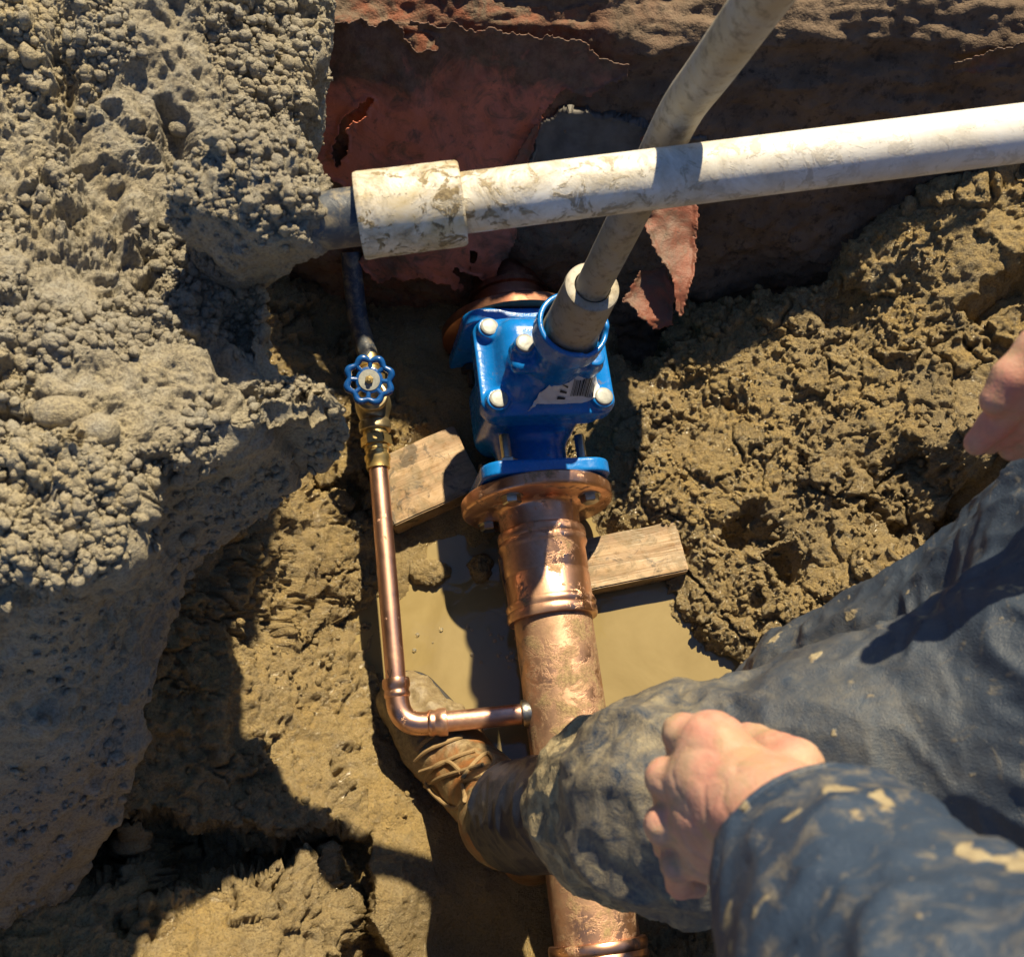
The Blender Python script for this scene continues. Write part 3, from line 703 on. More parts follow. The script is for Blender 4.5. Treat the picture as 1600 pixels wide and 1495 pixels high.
LW = (PW1 - PW0).length
grid_tube('pipe', PW0 + WDIR * .02, PW1, [(0, .0275), (LW, .0272)], wetf=lambda s: np.clip(1.05 - s / .62, .3, 1), mat=M['pvc'], parent=pvc)
grid_tube('coupling', PW0, PW0 + WDIR * .095, [(0, .0325), (.0005, .0385), (.004, .0395), (.012, .0392), (.086, .0385), (.093, .0385), (.095, .037), (.0952, .028)], n=160, wetf=lambda s: np.full(s.shape, 1.15), mat=M['pvc'], parent=pvc, dent=.0006, seed=4)
bm = bmesh.new(); add_lathe(bm, PW0 - WDIR * .10, WDIR, [(0, .0265), (.115, .0265)]); 
tag(bm_obj('old_pipe', bm, M['old']), 'short dark old pipe between the soil and the white coupling', 'pipe')

# ------------------------------------------------------------------ blue valve and the copper main
O = Vector((.034, .532, .09)); A_ = Vector((-.1217, .9926, 0)).normalized(); ROLL = math.radians(12)
RX0 = Vector((A_.y, -A_.x, 0)); UP0 = Vector((0, 0, 1))
RX = RX0 * math.cos(ROLL) - UP0 * math.sin(ROLL); UP = UP0 * math.cos(ROLL) + RX0 * math.sin(ROLL)
VM = Matrix((( RX.x, A_.x, UP.x, O.x), (RX.y, A_.y, UP.y, O.y), (RX.z, A_.z, UP.z, O.z), (0, 0, 0, 1)))
def vl(x, s, h): return VM @ Vector((x, s, h))
def vd(x, s, h): return VM.to_3x3() @ Vector((x, s, h))
valve = empty('gate_valve', O + Vector((0, 0, -.09)), 'large glossy blue gate valve bolted between copper flanges', 'valve')
def to_world(V): 
    Mx = np.array(VM); return V @ Mx[:3, :3].T.astype(np.float32) + Mx[:3, 3].astype(np.float32)
SW = (0, 2, 1)
def plate_s(P, s0, half, th, rc):   # flange plate across the pipe axis (square with round corners)
    return rplate(P[:, SW], (0, 0, s0), (half, half, th), rc)
def f_body(P):
    d = smin(cyl(P, (0, .0, 0), (0, .245, 0), .053), rbox(P, (0, .135, .015), (.072, .062, .092), .03), .022)
    d = smin(d, rplate(P, (0, .135, .100), (.092, .071, .011), .03), .010)
    for s0 in (.002, .241): d = smin(d, plate_s(P, s0, .094, .0105, .03), .010)
    return d
V, Q = nets(f_body, (-.11, -.015, -.11), (.11, .258, .125), .0022); link('valve_body', np_mesh('valve_body', to_world(V), Q), M['blue'], valve)
CORN = [(-.075, .080), (.075, .080), (-.075, .190), (.075, .190)]
SB0, SB1 = np.array((.0, .118, .15)), np.array((.0, .118, .262))
GL = [(-.047, .128), (.047, .108)]
def f_bonnet(P):
    d = rplate(P, (0, .135, .123), (.096, .074, .0105), .024)
    d = smin(d, rbox(P, (0, .141, .140), (.068, .060, .034), .030), .026)
    for (x, s) in CORN: d = smin(d, cyl(P, (x, s, .11), (x, s, .147), .0165, .003), .008)
    d = smin(d, cyl(P, SB0, SB1, .034, .004), .014)
    d = smin(d, rbox(P, (0, .118, .192), (.064, .022, .012), .011), .010)          # gland plate
    for (x, s) in GL: d = smin(d, cyl(P, (x, s, .16), (x, s, .216), .0145, .003), .006)
    cup = smax(cyl(P, (0, .118, .250), (0, .118, .288), .0475, .004), -cyl(P, (0, .118, .262), (0, .118, .33), .0405, .001), .003)
    notch = rbox(P, (.03, .06, .305), (.022, .05, .022), .006)
    d = smin(d, smax(cup, -notch, .006), .008)
    return d
V, Q = nets(f_bonnet, (-.115, .045, .105), (.115, .222, .31), .0018); link('bonnet', np_mesh('bonnet', to_world(V), Q), M['blue'], valve)
def cap_bm(x, s, h):
    bm = bmesh.new(); add_lathe(bm, vl(x, s, h), UP, [(0, .0130), (.0022, .0130), (.0034, .0120), (.0038, .0085), (.0040, .0001)], 24); return bm
for (x, s) in CORN: bm_obj('bolt_cap', cap_bm(x, s, .1468), M['cap'], valve, True, 60)
bm_obj('bolt_cap', cap_bm(GL[0][0], GL[0][1], .2158), M['cap'], valve, True, 60)
# gasket seen between body and bonnet is shadow; studs behind the blue flanges
for ang in (40, 130, 220, 310):
    cx, ch = .081 * math.cos(math.radians(ang)), .081 * math.sin(math.radians(ang))
    bm = bmesh.new(); add_lathe(bm, vl(cx, .010, ch), A_, [(0, .0075), (.052, .0075)], 12); add_hex(bm, vl(cx, .0128, ch), A_, .0155, .012); bm_obj('flange_nut', bm, M['dark_steel'] if ang > 180 else M['steel'], valve, True, 30)
    bm = bmesh.new(); add_lathe(bm, vl(cx, .195, ch), A_, [(0, .0075), (.045, .0075)], 12); add_hex(bm, vl(cx, .218, ch), A_, .0155, .012); bm_obj('flange_nut', bm, M['dark_steel'], valve, True, 30)
# sticker on the near slope of the bonnet
def conform(q, lift):   # rest points (x, s) on the bonnet
    q = np.asarray(q, np.float32); lo_ = np.full(len(q), .10); hi_ = np.full(len(q), .176)
    for _ in range(22):
        m_ = (lo_ + hi_) / 2; v = f_bonnet(np.stack([q[:, 0], q[:, 1], m_.astype(np.float32)], 1)); lo_ = np.where(v < 0, m_, lo_); hi_ = np.where(v < 0, hi_, m_)
    return [vl(float(a), float(b), float(c) + lift) for (a, b), c in zip(q, hi_)]
def sticker():
    pol = [(-.036,.064),(-.020,.083),(.006,.090),(.024,.103),(.062,.107),(.072,.100),(.066,.080),(.044,.0745),(.008,.074),(-.020,.075)]
    gx = np.arange(-.042, .08, .0012); gy = np.arange(.060, .112, .0012); A, B = np.meshgrid(gx, gy, indexing='ij')
    sdv = poly_sd(A, B, [Vector((a, b, 0)) for a, b in pol]); gs = np.gradient(sdv, .0012); near = np.abs(sdv) < .002
    A2 = A - np.where(near, sdv * gs[0], 0); B2 = B - np.where(near, sdv * gs[1], 0)
    crease = .0012 + .0022 * np.exp(-((A + .02) / .012) ** 2) * (1 + np.sin(B * 900 + A * 300))
    pts = conform(np.stack([A2.ravel(), B2.ravel()], 1), 0.0); nrm = VM.to_3x3() @ Vector((0, -.5, .85))
    bm = bmesh.new(); vs = {}
    for i in range(len(gx) - 1):
        for j in range(len(gy) - 1):
            if sdv[i:i + 2, j:j + 2].max() < .0004:
                f = []
                for a, b in ((i, j), (i + 1, j), (i + 1, j + 1), (i, j + 1)):
                    if (a, b) not in vs: vs[(a, b)] = bm.verts.new(pts[a * len(gy) + b] + nrm * float(crease[a, b]))
                    f.append(vs[(a, b)])
                bm.faces.new(f)
    st = bm_obj('sticker', bm, M['paper'], valve); sm_ = st.modifiers.new('thick', 'SOLIDIFY'); sm_.thickness = .0004
    bm = bmesh.new(); rr = random.Random(4); bars = []
    u = .0245
    while u < .0600:
        wd = rr.choice((.0007, .0012, .0018)); bars.append((u, u + wd, .0805, .0945)); u += wd + rr.choice((.0007, .0012))
    for k in range(4): bars.append((.006 + .001 * k, .018, .0780 + .0036 * k, .0793 + .0036 * k))
    for k in range(3): bars.append((.040 + .008 * k, .046 + .008 * k, .0990, .1002))
    for (u0, u1, v0, v1) in bars:
        n = 3; q = [(u0 + (v - v0) * .12, v) for v in np.linspace(v0, v1, n)] + [(u1 + (v - v0) * .12, v) for v in np.linspace(v0, v1, n)]
        p = [bm.verts.new(c + nrm * .0032) for c in conform(q, 0.0)]
        for k in range(n - 1): bm.faces.new((p[k], p[k + n], p[k + n + 1], p[k + 1]))
    o = bm_obj('barcode', bm, M['black'], None, False); o.parent = st; o.matrix_parent_inverse = Matrix.Identity(4)
sticker()

# grey stem pipe standing in the cup of the valve
g0 = vl(0, .118, .262); g1 = D(1065, 172, 1.0); g2 = D(1222, -45, .76); g3 = D(1330, -180, .66)
stem = empty('stem_pipe', g0, 'weathered grey pipe rising from the blue valve behind the white pipe', 'pipe')
gd = (g1 - g0).normalized()
bm = bmesh.new(); path = smooth_path([g0 + gd * .03, g0.lerp(g1, .4), g0.lerp(g1, .8), g1, g1.lerp(g2, .35), g2, g3], 14); add_tube(bm, path, .0205, 32); bm_obj('pipe', bm, M['grey'], stem)
bm = bmesh.new(); add_lathe(bm, g0, gd, [(0, .030), (.001, .036), (.006, .0385), (.012, .0365), (.016, .036), (.105, .0335), (.112, .034), (.117, .033), (.119, .030), (.119, .0225), (.10, .0215)], 48, False); bm_obj('collar', bm, M['grey'], stem)

# copper main running under the valve line
main = empty('copper_main', O + Vector((0, -.3, -.09)), 'thick muddy copper pipe with flange and coupling below the blue valve', 'pipe')
RP = .0555
bm = bmesh.new(); add_lathe(bm, O, A_, [(-1.0, RP), (-.040, RP)], 64); bm_obj('pipe', bm, M['copper_main'], main)
bm = bmesh.new(); add_lathe(bm, O, A_, [(-.080, .054), (-.078, .0575), (-.040, .059), (-.036, .062), (-.032, .070), (-.031, .106), (-.029, .1095), (-.026, .111), (-.013, .111), (-.0105, .109), (-.0105, .03)], 96, False)
fl = bm_obj('flange', bm, M['copper_new'], main)
def coupling_prof(s0, s1):
    L = s1 - s0; m = (s0 + s1) / 2
    return [(s0, .0555), (s0 + .001, .0625), (s0 + .004, .0640), (s0 + .013, .0640), (s0 + .015, .0625), (s0 + .018, .0635), (s0 + .022, .0645), (s0 + .026, .0628), (s0 + .030, .0605), (m - .004, .0605), (m - .002, .0596), (m, .0592), (m + .002, .0596), (m + .004, .0605),
            (s1 - .030, .0605), (s1 - .026, .0628), (s1 - .022, .0645), (s1 - .018, .0635), (s1 - .015, .0625), (s1 - .013, .0640), (s1 - .004, .0640), (s1 - .001, .0625), (s1, .0555)]
bm = bmesh.new(); add_lathe(bm, O, A_, coupling_prof(-.198, -.066), 80, False); bm_obj('coupling', bm, M['copper_new'], main, True, 50)
bm = bmesh.new(); add_lathe(bm, O, A_, coupling_prof(-.745, -.615), 64, False); bm_obj('coupling', bm, M['copper_new'], main, True, 50)
for ang in (40, 130, 220, 310):
    cx, ch = .083 * math.cos(math.radians(ang)), .083 * math.sin(math.radians(ang))
    bm = bmesh.new(); add_lathe(bm, vl(cx, -.0312, ch), -A_, [(0, .0165), (.002, .0165)], 20); add_hex(bm, vl(cx, -.0332, ch), -A_, .0135, .0095); bm_obj('flange_bolt', bm, M['steel'], main, True, 30)

# copper flange behind the valve
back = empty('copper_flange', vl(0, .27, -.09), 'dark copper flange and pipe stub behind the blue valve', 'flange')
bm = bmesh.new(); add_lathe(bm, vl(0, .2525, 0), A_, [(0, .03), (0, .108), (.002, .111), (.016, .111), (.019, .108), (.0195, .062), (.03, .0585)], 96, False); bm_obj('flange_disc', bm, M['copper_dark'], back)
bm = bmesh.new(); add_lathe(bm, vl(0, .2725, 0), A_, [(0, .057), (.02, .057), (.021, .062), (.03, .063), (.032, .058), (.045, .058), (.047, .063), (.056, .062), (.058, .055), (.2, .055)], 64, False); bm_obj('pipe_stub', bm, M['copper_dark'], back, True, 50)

# ------------------------------------------------------------------ copper branch with its elbow
b0 = Vector((-.196, .571, .12)); b1 = Vector((-.1515, .188, .106)); b2 = Vector((.030, .207, .10))
branch = empty('copper_branch', b1, 'slim copper pipe with an elbow joining the thick copper pipe', 'pipe')
d01 = (b1 - b0).normalized(); d12 = (b2 - b1).normalized(); ER = .036
bm = bmesh.new(); add_lathe(bm, b0, d01, [(-.02, .0140), ((b1 - b0).length - ER - .01, .0140)], 32); bm_obj('pipe', bm, M['copper_branch'], branch)
bm = bmesh.new(); add_lathe(bm, b1, d12, [(ER + .01, .0140), ((b2 - b1).length, .0140)], 32); bm_obj('pipe', bm, M['copper_branch'], branch)
pa, pb = b1 - d01 * ER, b1 + d12 * ER
bm = bmesh.new(); arc = []
for k in range(17):
    t = k / 16; arc.append(pa * (1 - t) ** 2 + b1 * 2 * t * (1 - t) + pb * t * t)
arc = [pa - d01 * .028] + arc + [pb + d12 * .028]; add_tube(bm, arc, .0162, 32); bm_obj('elbow', bm, M['copper_new'], branch)
for (p, dd) in ((pa, -d01), (pb, d12)):
    bm = bmesh.new(); add_lathe(bm, p, dd, [(.002, .0160), (.004, .0178), (.008, .0182), (.011, .0172), (.014, .0172), (.017, .0190), (.024, .0192), (.028, .0185), (.029, .014)], 32, False); bm_obj('press_ring', bm, M['copper_new'], branch, True, 60)
bm = bmesh.new(); add_lathe(bm, b2 - d12 * .016, d12, [(-.002, .0140), (.0, .0185), (.004, .0192), (.010, .0185), (.018, .0215), (.022, .0215)], 32, False); bm_obj('solder_joint', bm, M['steel'], branch)
bm = bmesh.new()
q = b0.lerp(b1, .80); xx, yy, zz = frame(d01)
for sgn in (-1, 1):
    e = []
    for (u, v) in ((0, -.004), (.0015, -.004), (.0075 , 0), (.006, 0)) if sgn < 0 else ((.006, 0), (.0075, 0), (.0015, .004), (0, .004)):
        nrm = (Vector((-.45, -.1, .9))).normalized(); tn = d01.cross(nrm).normalized(); nrm = tn.cross(d01).normalized()
        if nrm.z < 0: nrm = -nrm
        e.append(bm.verts.new(q + d01 * (u * 2 + .0) + tn * v + nrm * .01425))
    bm.faces.new(e)
bm_obj('stamp_mark', bm, M['black'], branch, False)

# ------------------------------------------------------------------ small brass valve with a blue handwheel
bv = empty('brass_valve', (-.2, .655, .06), 'small brass gate valve with a round blue handwheel on the slim pipe', 'valve')
vax = Vector((-.196, .571, .12)); vdir = (b0 - b1).normalized()
vc = vax + vdir * .083
wc = W(577, 594, .215); wup = (wc - vc).normalized()
bm = bmesh.new(); add_lathe(bm, vax, vdir, [(-.018, .0142), (-.0175, .0172), (-.006, .0175), (-.004, .0190), (.002, .0190), (.004, .0165), (.010, .0165), (.0105, .0178), (.016, .0178), (.018, .017)], 36, False); bm_obj('adapter', bm, M['brass'], bv, True, 50)
bm = bmesh.new(); add_hex(bm, vax + vdir * .018, vdir, .0225, .016, .1); add_lathe(bm, vax + vdir * .034, vdir, [(0, .0185), (.008, .0185)], 28); bm_obj('hex_nut', bm, M['brass'], bv, True, 30)
def f_bv(P):
    d = cyl(P, vax + vdir * .042, vax + vdir * .118, .0195, .003)
    d = smin(d, sphere(P, vc, .026), .012)
    for s in (.048, .112): d = smin(d, cyl(P, vax + vdir * (s - .008), vax + vdir * (s + .008), .0235, .003), .004)
    d = smin(d, rcone(P, vc, vc + wup * .05, .020, .016), .008)
    d = smin(d, cyl(P, vc + wup * .030, vc + wup * .040, .0235, .002), .004)
    return d
lo = np.minimum(np.array(vax), np.array(wc)) - .05; hi = np.maximum(np.array(vax + vdir * .13), np.array(wc)) + .05
V, Q = nets(f_bv, lo, hi, .0016); link('valve_body', np_mesh('brass_body', V, Q), M['bronze'], bv)
bm = bmesh.new(); add_hex(bm, vax + vdir * .118, vdir, .021, .014, .1); add_lathe(bm, vax + vdir * .132, vdir, [(0, .0165), (.010, .0165), (.011, .0185), (.019, .0185), (.020, .0155), (.03, .0155)], 28); bm_obj('tail_nut', bm, M['brass'], bv, True, 30)
bm = bmesh.new(); add_lathe(bm, vc + wup * .045, wup, [(0, .010), (.02, .010), (.021, .0075), (.04, .0075)], 20); bm_obj('packing_nut', bm, M['brass'], bv, True, 30)
wx, wy, wz = frame((ray(577, 594) * -1).lerp(wup, .35))
def wheel():
    bm = bmesh.new()
    ring = []
    n = 96
    for k in range(n + 1):
        a = 2 * math.pi * k / n; r = .0300 + .0024 * math.cos(8 * a); ring.append(wc + (wx * math.cos(a) + wy * math.sin(a)) * r)
    seg = 12; rings = []
    for k in range(n):
        t = (ring[(k + 1) % n] - ring[k - 1]).normalized(); x = wz; y = t.cross(x).normalized(); a8 = .0046 + .0006 * math.cos(8 * 2 * math.pi * k / n)
        rings.append([bm.verts.new(ring[k] + (x * math.cos(2 * math.pi * j / seg) * 1.1 + y * math.sin(2 * math.pi * j / seg)) * a8) for j in range(seg)])
    for k in range(n):
        Aa, Bb = rings[k], rings[(k + 1) % n]
        for j in range(seg): bm.faces.new((Aa[j], Aa[(j + 1) % seg], Bb[(j + 1) % seg], Bb[j]))
    rim = bm_obj('handwheel', bm, M['wheel'], bv)
    bm = bmesh.new()
    for k in range(8):
        a = 2 * math.pi * (k + .5) / 8; d = wx * math.cos(a) + wy * math.sin(a)
        add_tube(bm, [wc + d * .0150 - wz * .002, wc + d * .021, wc + d * .0290], [.0040, .0032, .0040], 10)
    sp = bm_obj('spokes', bm, M['wheel'], None); sp.parent = rim
    bm = bmesh.new(); add_lathe(bm, wc - wz * .005, wz, [(0, .010), (0, .0175), (.002, .019), (.006, .019), (.007, .0175), (.0072, .0125)], 32, False); hb = bm_obj('hub', bm, M['wheel'], None); hb.parent = rim
    bm = bmesh.new(); add_lathe(bm, wc + wz * .0015, wz, [(0, .0150), (.0016, .0150), (.0018, .0135)], 28); ws = bm_obj('washer', bm, M['cap'], None); ws.parent = rim
    bm = bmesh.new(); add_hex(bm, wc + wz * .0033, wz, .0062, .004, .2); add_lathe(bm, wc + wz * .007, wz, [(0, .0032), (.003, .0032), (.0036, .0024)], 12); nt = bm_obj('stem_nut', bm, M['brass'], None, True, 30); nt.parent = rim
wheel()
old2 = smooth_path([vax + vdir * .155, W(560, 500, .135), W(552, 440, .15), W(548, 395, .17)], 8)
bm = bmesh.new(); add_tube(bm, old2, .0152, 24); tag(bm_obj('service_pipe', bm, M['old']), 'short dark grey pipe leading from the brass valve into the wall', 'pipe')

# ------------------------------------------------------------------ wooden blocks
def plank(name, px4, z, th, label, seed):
    c = [W(a, b, z) for a, b in px4]; o0 = sum(c, Vector()) / 4
    ex = ((c[1] - c[0]) + (c[2] - c[3])) / 2; ey = ((c[3] - c[0]) + (c[2] - c[1])) / 2
    bm = bmesh.new(); bmesh.ops.create_cube(bm, size=1)
    ux = ex.normalized(); uy = (ey - ux * ey.dot(ux)).normalized()
    bmesh.ops.scale(bm, vec=(ex.length, ey.length, th), verts=bm.verts)
    bmesh.ops.bevel(bm, geom=bm.edges[:], offset=.0022, segments=2, affect='EDGES')
    bmesh.ops.subdivide_edges(bm, edges=[e for e in bm.edges if e.calc_length() > .02], cuts=14, use_grid_fill=True)
    co = np.array([tuple(v.co) for v in bm.verts]); dz = fbm(co, 25, 3, seed) * .0016
    for v, q in zip(bm.verts, dz): v.co += v.normal * float(q)
    o = bm_obj(name, bm, M['wood'], None, True, 40)
    o.matrix_world = Matrix.LocRotScale(o0 - Vector((0, 0, th / 2)), Matrix((ux, uy, Vector((0, 0, 1)))).transposed().to_quaternion() if ux.cross(uy).z > 0 else Matrix((ux, -uy, Vector((0, 0, 1)))).transposed().to_quaternion(), None)
    return tag(o, label, 'board')
plank('wooden_board', [(585,722),(724,658),(740,764),(600,825)], .052, .045, 'light pine board half sunk in mud behind the slim copper pipe', 60)
plank('wooden_board', [(776,872),(1056,810),(1076,894),(798,944)], .040, .040, 'wet pine board lying across the water under the thick copper pipe', 61)

# ------------------------------------------------------------------ mud clods and stones
def blob(name, c, r, seed, mat, label, cat, amp=.3, fq=1.0, res=None, group=None, wet=.8):
    c = np.array(c, np.float32); r = np.array(r, np.float32); rs = res or float(r.min()) / 7
    def f(P): return ellip(P, c, r) + fbm(P, fq / float(r.mean()) * .9, 3, seed) * float(r.min()) * amp
    V, Q = nets(f, c - r * 1.6, c + r * 1.6, rs); N = vnormals(V, Q)
    if amp > .2:
        w1, i1 = worley(V, 110, seed); V = V + N * ((.6 - w1) * .006 * (.3 + i1))[:, None]
    o = link(name, np_mesh(name, V - c, Q, {'wet': np.full(len(V), wet)}), mat); o.location = Vector([float(q) for q in c]); return tag(o, label, cat, group)
blob('mud_clod', W(668, 893, .004), (.033, .020, .014), 900, M['soil'], 'wet mud clod at the edge of the water beside the slim copper pipe', 'mud')
blob('mud_clod', W(752, 888, .004), (.020, .022, .014), 901, M['soil'], 'wet mud clod in the water beside the thick copper pipe', 'mud')
blob('mud_clod', W(650, 800, .018), (.018, .014, .009), 902, M['soil'], 'small mud clod just below the left pine board', 'mud')
def m_bubble():
    t = NT('foam_bubble'); t.p.inputs['Transmission Weight'].default_value = .85; t.p.inputs['IOR'].default_value = 1.2
    return t.done((.9, .88, .8), .04)
bm = bmesh.new(); rb = random.Random(3)
for (cx, cy, n, sp_) in ((793, 1025, 9, 9), (782, 1000, 4, 6), (765, 985, 2, 4), (760, 1030, 2, 12), (695, 990, 3, 20), (1120, 1015, 4, 10), (655, 1000, 3, 16)):
    for k in range(n):
        p = W(cx + rb.gauss(0, sp_), cy + rb.gauss(0, sp_ * .6), .0005)
        bmesh.ops.create_icosphere(bm, subdivisions=2, radius=rb.uniform(.0012, .0036), matrix=Matrix.Translation(p))
tag(bm_obj('foam_bubbles', bm, m_bubble()), kind='stuff')
from mathutils.bvhtree import BVHTree
_bm = bpy.data.objects['soil_bank'].data; _v = np.empty(len(_bm.vertices) * 3, np.float32); _bm.vertices.foreach_get('co', _v)
_q = np.empty(len(_bm.loops), np.int32); _bm.loops.foreach_get('vertex_index', _q)
_bvh = BVHTree.FromPolygons(_v.reshape(-1, 3).tolist(), _q.reshape(-1, 4).tolist())
def on_bank(px, py):
    h = _bvh.ray_cast(Vector((0, 0, CAM_H)), ray(px, py).normalized()); return h[0] if h[0] else W(px, py, .75)
blob('stone', on_bank(152, 672), (.019, .015, .012), 910, M['bank'], 'smooth rounded grey stone in the soil bank on the left', 'stone', amp=.12, wet=.1)
blob('stone', on_bank(92, 645), (.026, .015, .013), 911, M['bank'], 'angular pale stone beside the rounded stone in the left bank', 'stone', amp=.19, wet=0)
blob('stone', on_bank(282, 200), (.012, .010, .008), 912, M['bank'], 'small smooth stone above the furrow in the left bank', 'stone', amp=.1, wet=.1)

# ------------------------------------------------------------------ the worker
KL, HL = D(1048, 1254, .90), D(1790, 1120, .80)
AL = D(796, 1276, 1.34); KR, HR = D(1275, 1098, 1.09), D(1850, 900, .88)
AR = Vector((.27, .10, .06))
PEL = (HL + HR) / 2; CH = Vector((.60, .06, 1.22)); NK = Vector((.585, .02, 1.40))
SHL, SHR = Vector((.44, -.10, 1.33)), Vector((.60, .20, 1.33))
EL = D(1600, 1800, .40); WL = D(1228, 1285, .615)
ER_ = Vector((.60, .36, 1.05)); WR = D(1690, 560, .72)
FN = {  # knuckle, middle joint, end joint, tip
 'index': (D(1125,1158,.652), D(1066,1146,.672), D(1066,1190,.715), D(1090,1205,.725)),
 'middle': (D(1108,1218,.645), D(1040,1216,.668), D(1046,1258,.712), D(1078,1268,.722)),
 'ring': (D(1110,1282,.648), D(1038,1288,.668), D(1046,1322,.708), D(1078,1328,.716)),
 'little': (D(1128,1336,.655), D(1058,1350,.672), D(1062,1382,.702), D(1088,1384,.71))}
TH = (D(1240,1200,.655), D(1175,1165,.70), D(1120,1150,.735), D(1090,1160,.745))
def f_lhand(P):
    d = rcone(P, EL, WL, .046, .029)
    pal = None
    for n, (a, b, c, t) in FN.items():
        k = rcone(P, WL.lerp(a, .12) , a.lerp(b, .25), .022, .0165 if n != 'little' else .0150); pal = k if pal is None else smin(pal, k, .022)
    d = smin(d, pal, .020)
    for n, (a, b, c, t) in FN.items():
        s = .86 if n == 'little' else 1.0
        pr = smin(rcone(P, a, b, .0128 * s, .0116 * s), sphere(P, a + Vector((0, 0, .001)), .0136 * s), .010)
        d = smin(d, pr, .0075)
    for n, (a, b, c, t) in FN.items():
        s = .86 if n == 'little' else 1.0
        fg = smin(sphere(P, b, .0126 * s), rcone(P, b, c, .0116 * s, .0100 * s), .003); fg = smin(fg, rcone(P, c, t, .0100 * s, .0086 * s), .003)
        d = smin(d, fg, .0035)
    th = rcone(P, TH[0], TH[1], .019, .0145); th = smin(th, rcone(P, TH[1], TH[2], .0135, .012), .004); th = smin(th, rcone(P, TH[2], TH[3], .012, .0105), .004)
    return smin(d, th, .010)
FR = {'index': (D(1640,570,.70), D(1590,622,.715), D(1552,665,.73), D(1527,692,.74)),
      'middle': (D(1665,600,.70), D(1615,648,.725), D(1572,672,.745), D(1545,690,.755)),
      'ring': (D(1690,625,.705), D(1640,665,.73), D(1605,690,.75), D(1580,700,.76)),
      'little': (D(1715,650,.71), D(1675,685,.735), D(1650,705,.75), D(1630,712,.755))}
TR = (D(1680,520,.71), D(1625,545,.70), D(1580,590,.705), D(1556,625,.71))
def f_rhand(P):
    d = rcone(P, ER_, WR, .046, .030)
    for n, (a, b, c, t) in FR.items():
        d = smin(d, rcone(P, WR.lerp(a, .12), a, .021, .015), .014)
    for n, (a, b, c, t) in FR.items():
        s = .85 if n == 'little' else 1.05
        fg = rcone(P, a, b, .0130 * s, .0120 * s); fg = smin(fg, rcone(P, b, c, .0118 * s, .0102 * s), .003); fg = smin(fg, rcone(P, c, t, .0102 * s, .0086 * s), .003)
        d = smin(d, fg, .0028)
    th = rcone(P, TR[0], TR[1], .019, .015); th = smin(th, rcone(P, TR[1], TR[2], .014, .0125), .004); th = smin(th, rcone(P, TR[2], TR[3], .0125, .0105), .004)
    return smin(d, th, .008)
def f_bodyp(P):
    d = rcone(P, PEL, CH, .13, .14); d = smin(d, rcone(P, CH, NK, .12, .06), .06)
    d = smin(d, rcone(P, SHL, SHR, .06, .06), .06)
    for a, b, c in ((SHL, EL, WL), (SHR, ER_, WR)):
        d = smin(d, rcone(P, a, b, .055, .045), .03); d = smin(d, rcone(P, b, c, .044, .028), .02)
    for h, k, a in ((HL, KL, AL), (HR, KR, AR)):
        d = smin(d, rcone(P, h, k, .085, .06), .04); d = smin(d, rcone(P, k, a, .055, .038), .02)
    HD = NK + Vector((-.03, .03, .17)); d = smin(d, ellip(P, HD, (.078, .078, .108)), .03); fd = Vector((-.8, .45, -.35)).normalized()
    d = smin(d, rcone(P, HD + fd * .07 - Vector((0, 0, .01)), HD + fd * .10 - Vector((0, 0, .03)), .012, .014), .012)
    for sg in (-1, 1): d = smin(d, ellip(P, HD + Vector((.45, .8, 0)) * (.085 * sg), (.014, .014, .028)), .01)
    return d
def bounds(pts, m): 
    q = np.array([tuple(p) for p in pts]); return q.min(0) - m, q.max(0) + m
lp = [p for v in FN.values() for p in v] + [WL] + list(TH); rp = [p for v in FR.values() for p in v] + [WR] + list(TR)
Va, Qa = nets(f_lhand, *bounds(lp + [WL.lerp(EL, .5)], .04), .0022)
Na = vnormals(Va, Qa); Va = Va + Na * (fbm(Va, 45, 3, 980) * .0007 - .0008 * np.clip(1 - np.abs(perlin(Va * 60, 981)) * 6, 0, 1))[:, None]
Vb, Qb = nets(f_rhand, *bounds(rp + [WR.lerp(ER_, .3)], .04), .0026)
Vc, Qc = nets(f_bodyp, *bounds([PEL, CH, NK + Vector((0, 0, .18)), SHL, SHR, EL, WL, ER_, WR, HL, KL, AL, HR, KR, AR], .2), .010)
Vn = np.concatenate([Va, Vb, Vc]); Qn = np.concatenate([Qa, Qb + len(Va), Qc + len(Va) + len(Vb)])
person = link('person', np_mesh('person', Vn, Qn), M['skin'])
tag(person, 'worker in muddy navy jacket and trousers seated at the right, fist on knee', 'person')
def child(name, V, Q, mat, attrs=None, parent=person): 
    o = link(name, np_mesh(name, V, Q, attrs), mat); o.parent = parent; return o
def wrinkle(V, Q, amp, seed, stretch=(1, 1, 1), f1=11):
    N = vnormals(V, Q); P = V * np.array(stretch, np.float32)
    P = P + np.stack([perlin(V * 9, seed + 1), perlin(V * 9, seed + 2), perlin(V * 9, seed + 3)], 1) * .035
    r1 = np.clip(1 - np.abs(perlin(P * f1, seed + 4)) * 2.4, 0, 1) ** 1.6; r2 = np.clip(1 - np.abs(perlin(P * f1 * 2.3, seed + 5)) * 2.4, 0, 1) ** 1.6
    d = amp * (r1 * .6 + r2 * .3 + fbm(P, 45, 2, seed + 6) * .15)
    return V + N * d[:, None]
def f_cap(P):
    HD = NK + Vector((-.025, .025, .185)); return smax(ellip(P, HD, (.092, .092, .112)), (HD.z - .012) - P[:, 2], .008)
V, Q = nets(f_cap, *bounds([NK + Vector((0, 0, .2))], .16), .006); child('knit_cap', V, Q, M['sock'])
